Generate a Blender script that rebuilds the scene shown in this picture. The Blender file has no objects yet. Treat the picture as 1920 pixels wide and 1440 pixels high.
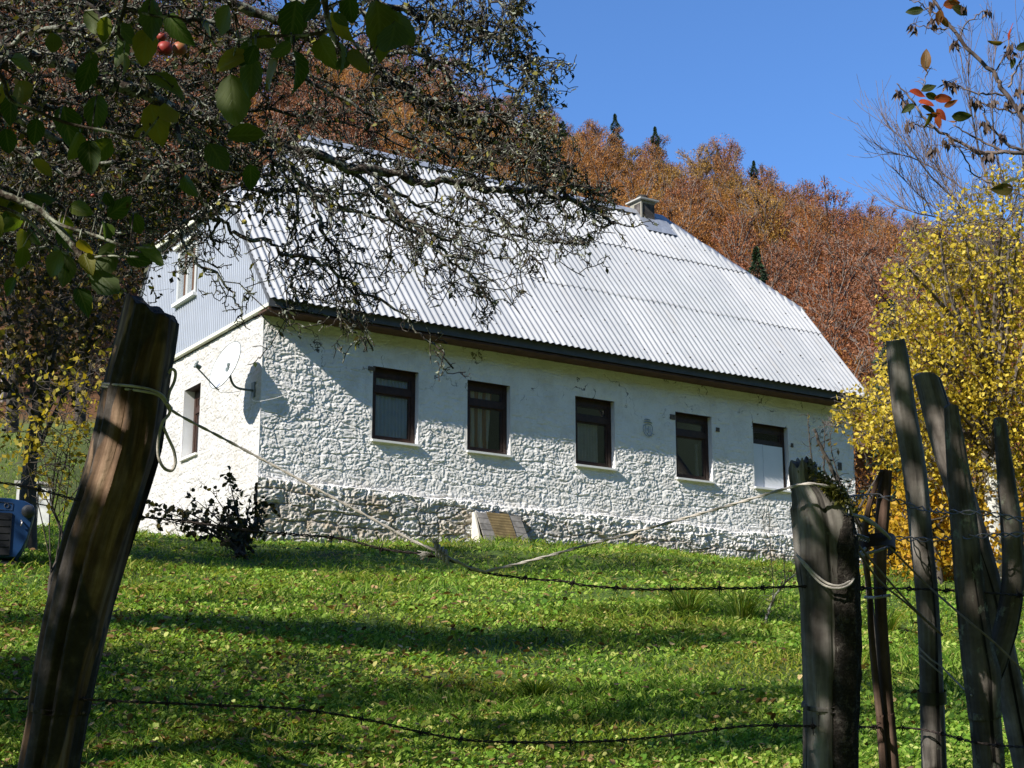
import bpy, math, random
import numpy as np
from math import sin, cos, pi, radians, atan2, sqrt
rng = np.random.default_rng(7); np.seterr(over='ignore')
random.seed(7)
scene = bpy.context.scene
COL = scene.collection

# ------------------------------------------------------------------ camera model
F = 3178.87; TH = 0.2376
def P(px, py, d):
    xc = (px-960)/F*d; zc = -(py-720)/F*d
    return np.array([xc, d*cos(TH)-zc*sin(TH), d*sin(TH)+zc*cos(TH)])
def proj(p):
    p = np.asarray(p, float)
    y = p[..., 1]*cos(TH)+p[..., 2]*sin(TH); z = -p[..., 1]*sin(TH)+p[..., 2]*cos(TH)
    y = np.where(np.abs(y) < 1e-6, 1e-6, y)
    return 960+F*p[..., 0]/y, 720-F*z/y, y
# house frame
HC = np.array([-4.1509, 27.2811, 4.0903]); HA = 0.5690
U = np.array([cos(HA), sin(HA), 0]); V = np.array([-sin(HA), cos(HA), 0]); Z = np.array([0, 0, 1.0])
def H(u, v, z): return HC+U*u+V*v+Z*z
LIGHT = 2.385*U+0.46*V-1.60*Z
LIGHT = LIGHT/np.linalg.norm(LIGHT)

# ------------------------------------------------------------------ noise
def _hash(ix, iy, iz, s):
    h = (ix.astype(np.int64)*374761393+iy.astype(np.int64)*668265263+iz.astype(np.int64)*2147483647+s*1274126177) & 0xffffffff
    h = ((h ^ (h >> 13))*1274126177) & 0xffffffff
    h = ((h ^ (h >> 16))*2246822519) & 0xffffffff
    return ((h ^ (h >> 15)) & 0xffffff)/float(0xffffff)
def vnoise(x, y, z=0.0, s=0):
    x, y, z = np.broadcast_arrays(np.asarray(x, float), np.asarray(y, float), np.asarray(z, float))
    ix = np.floor(x); iy = np.floor(y); iz = np.floor(z)
    fx = x-ix; fy = y-iy; fz = z-iz
    fx = fx*fx*(3-2*fx); fy = fy*fy*(3-2*fy); fz = fz*fz*(3-2*fz)
    r = 0
    for a in (0, 1):
        for b in (0, 1):
            for c in (0, 1):
                w = (fx if a else 1-fx)*(fy if b else 1-fy)*(fz if c else 1-fz)
                r = r+w*_hash(ix+a, iy+b, iz+c, s)
    return r*2-1
def fbm(x, y, z=0.0, s=0, o=4, g=.5):
    r = 0; a = 1; f = 1
    for i in range(o):
        r = r+a*vnoise(np.asarray(x)*f, np.asarray(y)*f, np.asarray(z)*f, s+i*17); a *= g; f *= 2.03
    return r
def worley(x, y, s=0):
    ix = np.floor(x); iy = np.floor(y)
    d1 = np.full(x.shape, 9.0); d2 = np.full(x.shape, 9.0); cid = np.zeros(x.shape)
    for a in (-1, 0, 1):
        for b in (-1, 0, 1):
            cx = ix+a; cy = iy+b
            hx = cx+.15+.7*_hash(cx, cy, cx*0, s); hy = cy+.2+.6*_hash(cx, cy, cx*0, s+5)
            d = np.maximum(np.abs(x-hx), np.abs(y-hy))*.6+.4*np.hypot(x-hx, y-hy)
            m = d < d1
            d2 = np.where(m, d1, np.minimum(d2, d)); cid = np.where(m, _hash(cx, cy, cx*0, s+9), cid); d1 = np.where(m, d, d1)
    return d1, d2, cid
def sstep(a, b, x):
    t = np.clip((x-a)/(b-a), 0, 1); return t*t*(3-2*t)

# ------------------------------------------------------------------ object helpers
def tag(o, label=None, cat=None, group=None, kind=None):
    if label: o['label'] = label
    if cat: o['category'] = cat
    if group: o['group'] = group
    if kind: o['kind'] = kind
    return o
def empty(name, loc=(0, 0, 0), rz=0.0, **k):
    o = bpy.data.objects.new(name, None); o.empty_display_size = .2
    o.location = loc; o.rotation_euler = (0, 0, rz); COL.objects.link(o); return tag(o, **k)
class MB:
    """collects vertices and faces; build() links them as one mesh object"""
    def __init__(s): s.v = []; s.f = []; s.n = 0; s.uv = []; s.hasuv = False
    def add(s, v, faces, uv=None):
        v = np.asarray(v, float).reshape(-1, 3)
        s.v.append(v)
        for q in (faces if isinstance(faces, list) else [faces]):
            s.f.append(np.asarray(q, np.int64)+s.n)
        if uv is not None: s.hasuv = True; s.uv.append(np.asarray(uv, float).reshape(-1, 2))
        else: s.uv.append(np.zeros((len(v), 2)))
        s.n += len(v)
    def mesh(s, name, mats, smooth=False, matidx=None):
        me = bpy.data.meshes.new(name)
        v = np.concatenate(s.v) if s.v else np.zeros((0, 3))
        loops = np.concatenate([q.ravel() for q in s.f]); tot = np.concatenate([np.full(len(q), q.shape[1]) for q in s.f])
        start = np.concatenate([[0], np.cumsum(tot)[:-1]])
        me.vertices.add(len(v)); me.vertices.foreach_set('co', v.astype(np.float32).ravel())
        me.loops.add(len(loops)); me.loops.foreach_set('vertex_index', loops.astype(np.int32))
        me.polygons.add(len(tot)); me.polygons.foreach_set('loop_start', start.astype(np.int32))
        try: me.polygons.foreach_set('loop_total', tot.astype(np.int32))
        except Exception: pass
        me.update(calc_edges=True)
        me.polygons.foreach_set('use_smooth', np.full(len(tot), bool(smooth)))
        if s.hasuv:
            uv = np.concatenate(s.uv)[loops]
            l = me.uv_layers.new(name='UVMap'); l.data.foreach_set('uv', uv.astype(np.float32).ravel())
        for m in (mats if isinstance(mats, (list, tuple)) else [mats]): me.materials.append(m)
        if matidx is not None: me.polygons.foreach_set('material_index', np.asarray(matidx, np.int32))
        me.validate(); me.update()
        return me
    def build(s, name, mats, parent=None, smooth=False, matidx=None, loc=None, **k):
        o = bpy.data.objects.new(name, s.mesh(name, mats, smooth, matidx)); COL.objects.link(o)
        if parent is not None: o.parent = parent
        if loc is not None: o.location = loc
        return tag(o, **k)
    # primitives
    def box8(s, c):   # 8 corners: bottom 4 then top 4
        s.add(c, np.array([[0, 3, 2, 1], [4, 5, 6, 7], [0, 1, 5, 4], [1, 2, 6, 5], [2, 3, 7, 6], [3, 0, 4, 7]]))
    def box(s, lo, hi, fr=None):
        x0, y0, z0 = lo; x1, y1, z1 = hi
        c = [(x0, y0, z0), (x1, y0, z0), (x1, y1, z0), (x0, y1, z0), (x0, y0, z1), (x1, y0, z1), (x1, y1, z1), (x0, y1, z1)]
        if fr: c = [fr(*q) for q in c]
        s.box8(np.array(c))
    def tube(s, pts, rad, sides=6, cap=True, ring=None, uvscale=None):
        pts = np.asarray(pts, float); n = len(pts)
        rad = np.full(n, rad) if np.isscalar(rad) else np.asarray(rad, float)
        t = np.gradient(pts, axis=0); t /= (np.linalg.norm(t, axis=1)[:, None]+1e-9)
        m = t.mean(0)
        up = np.array([0, 0, 1.0]) if abs(m[2]) < .8*np.linalg.norm(m)+1e-9 else np.array([1.0, 0, 0])
        a = np.cross(t, up); a /= (np.linalg.norm(a, axis=1)[:, None]+1e-9); b = np.cross(t, a)
        ph = np.arange(sides)/sides*2*pi
        off = a[:, None, :]*np.cos(ph)[None, :, None]+b[:, None, :]*np.sin(ph)[None, :, None]
        rr = rad[:, None] if ring is None else rad[:, None]*ring
        vv = pts[:, None, :]+off*rr[:, :, None]
        i = np.arange(n-1)[:, None]*sides; j = np.arange(sides)[None, :]; j2 = (j+1) % sides
        q = np.stack([i+j, i+j2, i+sides+j2, i+sides+j], -1).reshape(-1, 4)
        fs = [q]
        if cap:
            fs += [np.arange(sides)[None, ::-1], (np.arange(sides)+(n-1)*sides)[None, :]]
        s.add(vv.reshape(-1, 3), fs)
    def quads(s, cen, d, w, ln, wd, uv=None):
        """rhombic leaves: centre, long axis, side axis (unit), lengths, widths"""
        n = len(cen); ln = np.asarray(ln)[:, None]; wd = np.asarray(wd)[:, None]
        v = np.stack([cen-d*ln*.5, cen+w*wd*.5-d*ln*.05, cen+d*ln*.5, cen-w*wd*.5-d*ln*.05], 1)
        s.add(v.reshape(-1, 3), np.arange(4*n).reshape(n, 4))
def rdirs(n, r=rng):
    v = r.normal(size=(n, 3)); return v/np.linalg.norm(v, axis=1)[:, None]
def perp(d, r=rng):
    w = np.cross(d, rdirs(len(d), r)); return w/(np.linalg.norm(w, axis=1)[:, None]+1e-9)
def spline(pts, n):
    """Catmull-Rom through points, n samples"""
    p = np.asarray(pts, float); p = np.vstack([2*p[0]-p[1], p, 2*p[-1]-p[-2]]); m = len(p)-3
    out = []
    for t in np.linspace(0, m-1e-6, n):
        i = int(t); f = t-i; a, b, c, d = p[i:i+4]
        out.append(.5*((2*b)+(c-a)*f+(2*a-5*b+4*c-d)*f*f+(3*b-a-3*c+d)*f**3))
    return np.array(out)

# ------------------------------------------------------------------ materials
class NT:
    def __init__(s, name):
        s.m = bpy.data.materials.new(name); s.m.use_nodes = True; s.t = s.m.node_tree; s.t.nodes.clear()
        s.out = s.n('ShaderNodeOutputMaterial')
    def n(s, ty, **k):
        o = s.t.nodes.new(ty)
        for a, b in k.items():
            if hasattr(o, a): setattr(o, a, b)
            else: o.inputs[a].default_value = b
        return o
    def l(s, a, b): s.t.links.new(a, b)
    def coord(s, kind='Object', scale=(1, 1, 1)):
        tc = s.n('ShaderNodeTexCoord'); mp = s.n('ShaderNodeMapping'); mp.inputs['Scale'].default_value = scale
        s.l(tc.outputs[kind], mp.inputs['Vector']); return mp.outputs['Vector']
    def noise(s, vec, scale, detail=4, rough=.55, dist=0.0):
        o = s.n('ShaderNodeTexNoise'); o.inputs['Scale'].default_value = scale; o.inputs['Detail'].default_value = detail
        o.inputs['Roughness'].default_value = rough; o.inputs['Distortion'].default_value = dist
        if vec is not None: s.l(vec, o.inputs['Vector'])
        return o.outputs['Fac']
    def ramp(s, fac, stops, interp='LINEAR'):
        r = s.n('ShaderNodeValToRGB'); r.color_ramp.interpolation = interp; e = r.color_ramp.elements
        while len(e) < len(stops): e.new(.5)
        for k, (p, c) in zip(e, stops):
            k.position = p; k.color = (*c, 1) if len(c) == 3 else c
        s.l(fac, r.inputs['Fac']); return r.outputs['Color']
    def mix(s, fac, a, b, mode='MIX'):
        o = s.n('ShaderNodeMix'); o.data_type = 'RGBA'; o.blend_type = mode
        for k, v in ((0, fac), (6, a), (7, b)):
            if hasattr(v, 'is_linked') or hasattr(v, 'links'): s.l(v, o.inputs[k])
            else: o.inputs[k].default_value = v if k == 0 else (*v, 1)
        return o.outputs[2]
    def bump(s, h, strength=.5, dist=.01):
        b = s.n('ShaderNodeBump'); b.inputs['Strength'].default_value = strength; b.inputs['Distance'].default_value = dist
        s.l(h, b.inputs['Height']); return b.outputs['Normal']
    def surf(s, col, rough=.8, normal=None, metal=0.0, spec=.3, **k):
        b = s.n('ShaderNodeBsdfPrincipled')
        if hasattr(col, 'links'): s.l(col, b.inputs['Base Color'])
        else: b.inputs['Base Color'].default_value = (*col, 1)
        if hasattr(rough, 'links'): s.l(rough, b.inputs['Roughness'])
        else: b.inputs['Roughness'].default_value = rough
        b.inputs['Metallic'].default_value = metal; b.inputs['Specular IOR Level'].default_value = spec
        if normal is not None: s.l(normal, b.inputs['Normal'])
        s.l(b.outputs[0], s.out.inputs[0]); s.b = b; return s.m
def simple(name, col, rough=.7, var=.25, scale=8, metal=0.0, spec=.3, bump=0.0):
    t = NT(name); v = t.coord(); f = t.noise(v, scale, 5, .6)
    c = t.ramp(f, [(.3, tuple(x*(1-var) for x in col)), (.7, tuple(min(1, x*(1+var)) for x in col))])
    return t.surf(c, rough, t.bump(f, bump, .01) if bump else None, metal, spec)
def leafmat(name, stops, trans=.45, rough=.55, spec=.25, under=None, tint=1.0, patch=None):
    """leaf colours spread over loose faces; a share of the light passes through"""
    t = NT(name); g = t.n('ShaderNodeNewGeometry')
    col = t.ramp(g.outputs['Random Per Island'], stops)
    if under is not None: col = t.mix(g.outputs['Backfacing'], col, t.mix(.7, col, under))
    if patch is not None:
        pn = t.noise(t.coord('Object'), patch[0], 4, .6); col = t.mix(t.ramp(pn, [(.42, (0, 0, 0)), (.66, (1, 1, 1))]), col, t.mix(1.0, col, patch[1], 'MULTIPLY'))
    b = t.n('ShaderNodeBsdfPrincipled'); b.inputs['Roughness'].default_value = rough; b.inputs['Specular IOR Level'].default_value = spec
    t.l(col, b.inputs['Base Color'])
    tr = t.n('ShaderNodeBsdfTranslucent')
    tc = t.mix(1.0, col, (1.35*tint, 1.25*tint, .55*tint), 'MULTIPLY'); t.l(tc, tr.inputs['Color'])
    mx = t.n('ShaderNodeMixShader'); mx.inputs[0].default_value = trans
    t.l(b.outputs[0], mx.inputs[1]); t.l(tr.outputs[0], mx.inputs[2]); t.l(mx.outputs[0], t.out.inputs[0])
    return t.m
def bigleafmat(name, stops, under, trans=.35):
    """near leaves with a vein pattern along their own UV"""
    t = NT(name); g = t.n('ShaderNodeNewGeometry'); col = t.ramp(g.outputs['Random Per Island'], stops)
    uv = t.n('ShaderNodeTexCoord'); sp = t.n('ShaderNodeSeparateXYZ'); t.l(uv.outputs['UV'], sp.inputs[0])
    ab = t.n('ShaderNodeMath', operation='ABSOLUTE'); t.l(sp.outputs[0], ab.inputs[0])
    m1 = t.n('ShaderNodeMath', operation='MULTIPLY_ADD'); t.l(ab.outputs[0], m1.inputs[0]); m1.inputs[1].default_value = -.75; t.l(sp.outputs[1], m1.inputs[2])
    m2 = t.n('ShaderNodeMath', operation='MULTIPLY'); t.l(m1.outputs[0], m2.inputs[0]); m2.inputs[1].default_value = 44.0
    si = t.n('ShaderNodeMath', operation='SINE'); t.l(m2.outputs[0], si.inputs[0])
    vein = t.ramp(si.outputs[0], [(.86, (0, 0, 0)), (1.0, (1, 1, 1))])
    mid = t.ramp(ab.outputs[0], [(.0, (1, 1, 1)), (.07, (0, 0, 0))])
    v = t.mix(1.0, vein, mid, 'LIGHTEN')
    sp2 = t.noise(t.coord('Object'), 45, 4, .6)
    spots = t.ramp(sp2, [(.66, (0, 0, 0)), (.72, (1, 1, 1))])
    col = t.mix(spots, col, (.06, .028, .012))
    blot = t.ramp(t.noise(t.coord('Object'), 16, 3, .6), [(.35, (.75, .75, .75)), (.7, (1.25, 1.2, 1.0))])
    col = t.mix(1.0, col, blot, 'MULTIPLY')
    colv = t.mix(.35, col, (.20, .22, .09)); col = t.mix(v, col, colv)
    cu = t.mix(.75, col, under); cc = t.mix(g.outputs['Backfacing'], col, cu)
    b = t.n('ShaderNodeBsdfPrincipled'); b.inputs['Roughness'].default_value = .5; b.inputs['Specular IOR Level'].default_value = .25
    t.l(cc, b.inputs['Base Color']); t.l(t.bump(v, .35, .002), b.inputs['Normal'])
    tr = t.n('ShaderNodeBsdfTranslucent'); tc = t.mix(1.0, col, (1.5, 1.5, .4), 'MULTIPLY'); t.l(tc, tr.inputs['Color'])
    mx = t.n('ShaderNodeMixShader'); mx.inputs[0].default_value = trans
    t.l(b.outputs[0], mx.inputs[1]); t.l(tr.outputs[0], mx.inputs[2]); t.l(mx.outputs[0], t.out.inputs[0]); return t.m
def woodmat(name, dark, mid, light, barkcol=None, grain=1.0, bumpd=.006, lichen=0.0, barkside=False):
    """weathered wood; UV.x = metres round the log, UV.y = metres along it"""
    t = NT(name)
    v1 = t.coord('UV', (38*grain, 3.0*grain, 1)); v2 = t.coord('UV', (9, 2.0, 1)); v3 = t.coord('UV', (26, 22, 1))
    a = t.noise(v1, 1, 6, .65, .4); b = t.noise(v2, 1, 4, .6, 1.0); c = t.noise(v3, 1, 5, .65)
    col = t.ramp(a, [(.28, dark), (.48, mid), (.72, light)])
    col = t.mix(t.ramp(b, [(.35, (0, 0, 0)), (.65, (1, 1, 1))]), col, t.mix(.65, col, dark))
    ck = t.ramp(t.noise(t.coord('UV', (34, 1.1, 1)), 1, 4, .6, .9), [(.34, (1, 1, 1)), (.40, (0, 0, 0))]); v4 = t.noise(t.coord('UV', (5, 5, 1)), 1, 5, .65)
    col = t.mix(t.ramp(v4, [(.42, (0, 0, 0)), (.62, (1, 1, 1))]), col, t.mix(1.0, col, (.45, .42, .40), 'MULTIPLY'))
    col = t.mix(ck, col, tuple(x*.25 for x in dark))
    if barkcol is not None:
        uvn = t.n('ShaderNodeTexCoord'); s = t.n('ShaderNodeSeparateXYZ'); t.l(uvn.outputs['UV'], s.inputs[0])
        if barkside:
            f = t.ramp(s.outputs[0], [(barkside[0], (0, 0, 0)), (barkside[0]+.006, (1, 1, 1)), (barkside[1], (1, 1, 1)), (barkside[1]+.006, (0, 0, 0))])
        else: f = t.ramp(b, [(.45, (0, 0, 0)), (.5, (1, 1, 1))])
        bc = t.ramp(c, [(.3, tuple(x*.4 for x in barkcol)), (.55, barkcol), (.75, tuple(min(1, x*2.2) for x in barkcol))])
        col = t.mix(f, col, bc)
    if lichen:
        f = t.ramp(t.noise(t.coord('UV', (20, 11, 1)), 1, 6, .75), [(.70-lichen, (0, 0, 0)), (.78-lichen, (1, 1, 1))])
        col = t.mix(f, col, (.22, .24, .18))
    hsum = t.mix(.5, a, c)
    return t.surf(col, .85, t.bump(hsum, .9, bumpd), 0, .2)

# ------------------------------------------------------------------ terrain
_bu = np.array([-14, -6, 0, 4, 5.4, 7.3, 8.75, 11.5, 14, 18, 30]); _bz = 4.0707+np.array([-.3, -.15, -.03, .12, .22, .38, .30, .31, .28, .0, -.6])
_spx = [-900, -300, 100, 400, 583, 680, 760, 860, 960, 1030, 1130, 1210, 1280, 1345, 1400, 1450, 1520, 1590, 1650, 1720, 1800, 1920, 2300, 3000]
_spy = [-420, -230, -110, -40, 25, 75, 115, 140, 165, 182, 235, 258, 266, 290, 304, 345, 362, 376, 388, 412, 440, 470, 560, 700]
YB, YC, TREEH = 72.0, 192.0, 13.5
_cx, _cz = [], []
for _a, _b in zip(_spx, _spy):
    r = P(_a, _b, 1.0); _k = YC/r[1]; _cx.append(r[0]*_k); _cz.append(r[2]*_k-TREEH)
_cx = np.array(_cx); _cz = np.array(_cz)
def terrain(x, y):
    x = np.asarray(x, float); y = np.asarray(y, float)
    yw = 27.211+.638*np.clip(x+4.1434, -9, 13); u = (x+4.1434)/.843
    zb = np.interp(u, _bu, _bz)
    near = np.interp(y, [-60, 0.8, 1.9, 3.2, 5, 7.9], [-1.8, -1.72, -1.5, -1.0, -.55, .05])
    p = np.clip((y-7.9)/(yw-7.9), 0, 1)
    front = .05+(zb-.05)*p+.22*np.sin(pi*p)
    sl = .05+.19*sstep(-3.5, -12, x)+.03*sstep(10, 20, x)
    back = zb+sl*np.maximum(0, y-yw)
    z = np.where(y < 7.9, near, np.where(y < yw, front, back))
    base = zb+sl*(YB-yw)
    cr = np.interp(x, _cx, _cz)
    s = np.clip((y-YB)/(YC-YB), 0, 1)
    hill = base+(cr-base)*(s**1.08)-np.maximum(0, y-YC)*.35
    z = np.where(y > YB, hill, z)
    z = z+np.where(y < -28, .56*np.minimum(-28-y, 150), 0)     # unseen other side of the valley, raised to block low sky light
    z = z+.55*np.clip(x-42, 0, 120)*sstep(60, 20, y)  # unseen rise on the right, added to darken window reflections and cut sky light
    amp = np.clip((y-4)/8, .15, 1)*np.clip(1-(y-60)/20, .2, 1)
    return z+amp*(.10*vnoise(x*.35, y*.35, 0, 3)+.035*vnoise(x*1.3, y*1.3, 0, 4))
def G(px, py, lo=4.0, hi=120.0):
    r = P(px, py, 1.0); d = np.arange(lo, hi, .02); q = r[None, :]*d[:, None]
    k = np.nonzero(q[:, 2] <= terrain(q[:, 0], q[:, 1]))[0]
    i = k[0] if len(k) else -1
    return q[i]

def build_ground():
    def axis(fine, mid, far, n1, n2, n3):
        a = np.linspace(0, fine, n1); b = np.linspace(fine, mid, n2)[1:]; c = np.linspace(mid, far, n3)[1:]
        return np.concatenate([a, b, c])
    xp = axis(12, 60, 900, 90, 60, 22); xs = np.concatenate([-xp[::-1][:-1], xp])
    ys = np.concatenate([[-900, -400, -230, -178, -150, -120, -90, -60, -40, -28, -15, -6], np.linspace(-2, 36, 190), np.linspace(36, 210, 110)[1:], [240, 300, 420, 700, 1200]])
    X, Y = np.meshgrid(xs, ys); Zz = terrain(X, Y)
    Zz = np.where(np.abs(X) > 250, Zz*.5, Zz)
    nx = len(xs); i = np.arange(len(ys)-1)[:, None]*nx; j = np.arange(nx-1)[None, :]
    q = np.stack([i+j, i+j+1, i+j+1+nx, i+j+nx], -1).reshape(-1, 4)
    m = MB(); m.add(np.stack([X, Y, Zz], -1).reshape(-1, 3), q)
    t = NT('ground_soil'); v = t.coord('Object')
    n1 = t.noise(v, 1.1, 6, .6); n2 = t.noise(v, 30, 5, .65)
    gcol = t.ramp(n2, [(.3, (.03, .055, .010)), (.52, (.07, .115, .02)), (.75, (.14, .18, .045))])
    gcol = t.mix(t.ramp(n1, [(.5, (0, 0, 0)), (.68, (1, 1, 1))]), gcol, (.05, .045, .022))
    lit = t.ramp(n2, [(.3, (.05, .025, .012)), (.7, (.17, .085, .04))])
    sp = t.n('ShaderNodeSeparateXYZ'); t.l(v, sp.inputs[0])
    mr = t.n('ShaderNodeMapRange'); mr.inputs[1].default_value = 58; mr.inputs[2].default_value = 74; ay = t.n('ShaderNodeMath', operation='ABSOLUTE'); t.l(sp.outputs[1], ay.inputs[0]); ax_ = t.n('ShaderNodeMath', operation='MULTIPLY_ADD'); t.l(sp.outputs[0], ax_.inputs[0]); ax_.inputs[1].default_value = 1.4; t.l(ay.outputs[0], ax_.inputs[2]); mx_ = t.n('ShaderNodeMath', operation='MAXIMUM'); t.l(ay.outputs[0], mx_.inputs[0]); t.l(ax_.outputs[0], mx_.inputs[1])
    sel = t.n('ShaderNodeMath', operation='LESS_THAN'); t.l(sp.outputs[1], sel.inputs[0]); sel.inputs[1].default_value = 12; sw = t.n('ShaderNodeMix'); t.l(sel.outputs[0], sw.inputs[0]); t.l(ay.outputs[0], sw.inputs[2]); t.l(mx_.outputs[0], sw.inputs[3]); t.l(sw.outputs[0], mr.inputs[0])
    far = t.n('ShaderNodeMapRange'); far.inputs[1].default_value = 20; far.inputs[2].default_value = 34; t.l(sp.outputs[1], far.inputs[0])
    gcol = t.mix(far.outputs[0], gcol, t.ramp(n2, [(.3, (.06, .085, .02)), (.7, (.16, .18, .06))]))
    col = t.mix(mr.outputs[0], gcol, t.mix(sel.outputs[0], lit, t.ramp(n2, [(.3, (.006, .009, .005)), (.7, (.022, .028, .014))])))
    m.build('ground', t.surf(col, .95, t.bump(n2, .6, .03), 0, .1), smooth=True, kind='structure', label='grassy slope rising to the house and up the wooded hill', cat='ground')
build_ground()

# ------------------------------------------------------------------ house
WT = 0.45; L = 13.3259; W = 6.6648; ZE, ZR, OV, VR = 3.9056, 8.4614, .431, 3.3324
ZH = 6.235; UHL, UHR = 2.31, 11.02; OU = .10
m_plaster_t = NT('whitewashed_render')
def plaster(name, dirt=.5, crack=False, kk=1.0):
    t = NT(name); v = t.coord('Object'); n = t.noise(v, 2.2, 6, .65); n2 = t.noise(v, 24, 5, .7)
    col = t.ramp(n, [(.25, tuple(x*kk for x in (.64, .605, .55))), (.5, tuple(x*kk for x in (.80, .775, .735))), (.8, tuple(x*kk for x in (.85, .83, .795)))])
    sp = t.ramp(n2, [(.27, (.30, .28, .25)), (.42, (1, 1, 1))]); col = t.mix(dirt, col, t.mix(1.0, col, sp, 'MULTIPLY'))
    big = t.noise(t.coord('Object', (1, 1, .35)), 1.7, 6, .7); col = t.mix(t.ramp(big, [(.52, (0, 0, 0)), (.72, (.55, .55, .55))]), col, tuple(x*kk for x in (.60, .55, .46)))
    if crack:
        vo = t.n('ShaderNodeTexVoronoi'); vo.feature = 'DISTANCE_TO_EDGE'; vo.inputs['Scale'].default_value = 1.1
        dv = t.n('ShaderNodeVectorMath', operation='ADD'); nn = t.n('ShaderNodeTexNoise'); nn.inputs['Scale'].default_value = 3.5; nn.inputs['Detail'].default_value = 5
        t.l(v, nn.inputs['Vector']); sc = t.n('ShaderNodeVectorMath', operation='SCALE'); sc.inputs['Scale'].default_value = .9
        t.l(nn.outputs['Color'], sc.inputs[0]); t.l(v, dv.inputs[0]); t.l(sc.outputs[0], dv.inputs[1]); t.l(dv.outputs[0], vo.inputs['Vector'])
        ck = t.ramp(vo.outputs['Distance'], [(.007, (1, 1, 1)), (.016, (0, 0, 0))])
        gate = t.ramp(t.noise(v, 1.3, 3, .6), [(.47, (0, 0, 0)), (.55, (1, 1, 1))])
        spz = t.n('ShaderNodeSeparateXYZ'); t.l(v, spz.inputs[0])
        mr = t.n('ShaderNodeMapRange'); mr.inputs[1].default_value = 2.75; mr.inputs[2].default_value = 3.1; t.l(spz.outputs[2], mr.inputs[0])
        g = t.mix(1.0, t.mix(1.0, ck, gate, 'MULTIPLY'), mr.outputs[0], 'MULTIPLY')
        col = t.mix(g, col, (.07, .06, .05))
        st = t.n('ShaderNodeMapRange'); st.inputs[1].default_value = 3.35; st.inputs[2].default_value = 3.7; t.l(spz.outputs[2], st.inputs[0])
        stain = t.mix(1.0, t.ramp(n, [(.4, (0, 0, 0)), (.7, (1, 1, 1))]), st.outputs[0], 'MULTIPLY')
        col = t.mix(stain, col, t.mix(.5, col, (.38, .34, .2)))
    return t.surf(col, .9, t.bump(n2, .35, .012), 0, .15)
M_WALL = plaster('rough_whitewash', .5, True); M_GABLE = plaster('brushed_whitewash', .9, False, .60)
M_SMOOTH = simple('smooth_white_plaster', (.68, .67, .64), .85, .06, 6)
M_SILL = simple('white_sill_paint', (.78, .77, .73), .6, .08, 9)
M_BROWN = simple('dark_brown_window_paint', (.035, .016, .010), .45, .5, 14, spec=.4)
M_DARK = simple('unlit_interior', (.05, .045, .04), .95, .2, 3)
M_SOFFIT = simple('brown_soffit_board', (.07, .035, .022), .8, .4, 7)
M_FASCIA = simple('slate_grey_fascia', (.075, .08, .088), .6, .25, 5)
def stonemat():
    t = NT('rubble_stone'); v = t.coord('Object'); a = t.n('ShaderNodeAttribute', attribute_name='stone')
    n = t.noise(v, 14, 6, .7); n2 = t.noise(v, 3.0, 5, .6)
    c1 = t.ramp(a.outputs['Fac'], [(0, (.40, .40, .395)), (.3, (.50, .47, .42)), (.55, (.44, .37, .28)), (.8, (.56, .55, .53)), (1, (.36, .35, .335))])
    c2 = t.mix(1.0, c1, t.ramp(n, [(.28, (.45, .43, .40)), (.55, (.95, .93, .9)), (.8, (1.3, 1.28, 1.22))]), 'MULTIPLY')
    wash = t.ramp(n2, [(.45, (0, 0, 0)), (.62, (1, 1, 1))]); c2 = t.mix(wash, c2, t.mix(.6, c2, (.64, .63, .60)))
    zz = t.n('ShaderNodeSeparateXYZ'); t.l(v, zz.inputs[0]); zr = t.n('ShaderNodeMapRange'); zr.inputs[1].default_value = .50; zr.inputs[2].default_value = 1.0; t.l(zz.outputs[2], zr.inputs[0]); dn = t.noise(t.coord('Object', (3, 3, .9)), 2.2, 6, .7)
    dx_ = t.n('ShaderNodeMath', operation='MULTIPLY_ADD'); t.l(zz.outputs[0], dx_.inputs[0]); dx_.inputs[1].default_value = .055; t.l(zr.outputs[0], dx_.inputs[2])
    dsum = t.n('ShaderNodeMath', operation='MULTIPLY'); t.l(dx_.outputs[0], dsum.inputs[0]); t.l(dn, dsum.inputs[1])
    drip = t.ramp(dsum.outputs[0], [(.30, (0, 0, 0)), (.44, (.85, .85, .85))])
    jn = t.n('ShaderNodeAttribute', attribute_name='joint'); c2 = t.mix(t.mix(.25, jn.outputs['Fac'], (0, 0, 0)), c2, t.mix(n, (.16, .13, .095), (.34, .285, .215)))
    c2 = t.mix(drip, c2, (.72, .70, .66))
    return t.surf(c2, .92, t.bump(n, .5, .02), 0, .15)
M_STONE = stonemat()
def roofmat():
    t = NT('pale_corrugated_sheet'); v = t.coord('Object'); n = t.noise(v, 1.2, 5, .6); n2 = t.noise(v, 16, 4, .6)
    col = t.ramp(n, [(.3, (.37, .38, .385)), (.7, (.45, .455, .455))]); col = t.mix(t.ramp(n2, [(.3, (.4, .4, .4)), (.5, (0, 0, 0))]), col, (.40, .39, .37))
    sa = t.n('ShaderNodeAttribute', attribute_name='sheet'); col = t.mix(1.0, col, t.ramp(sa.outputs['Fac'], [(0, (.86, .87, .88)), (1, (1.06, 1.05, 1.04))]), 'MULTIPLY')
    n3 = t.noise(t.coord('Object', (1.2, .25, .25)), 3.0, 5, .7); col = t.mix(t.ramp(n3, [(.56, (0, 0, 0)), (.75, (.6, .6, .6))]), col, (.36, .345, .32))
    return t.surf(col, .55, None, .0, .4)
M_ROOF = roofmat()
M_LEAD = simple('grey_zinc_flashing', (.36, .38, .41), .45, .2, 6, metal=.35, spec=.5)
M_CLAD = simple('blue_white_cladding_sheet', (.36, .39, .44), .5, .06, 3, spec=.4)
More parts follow.
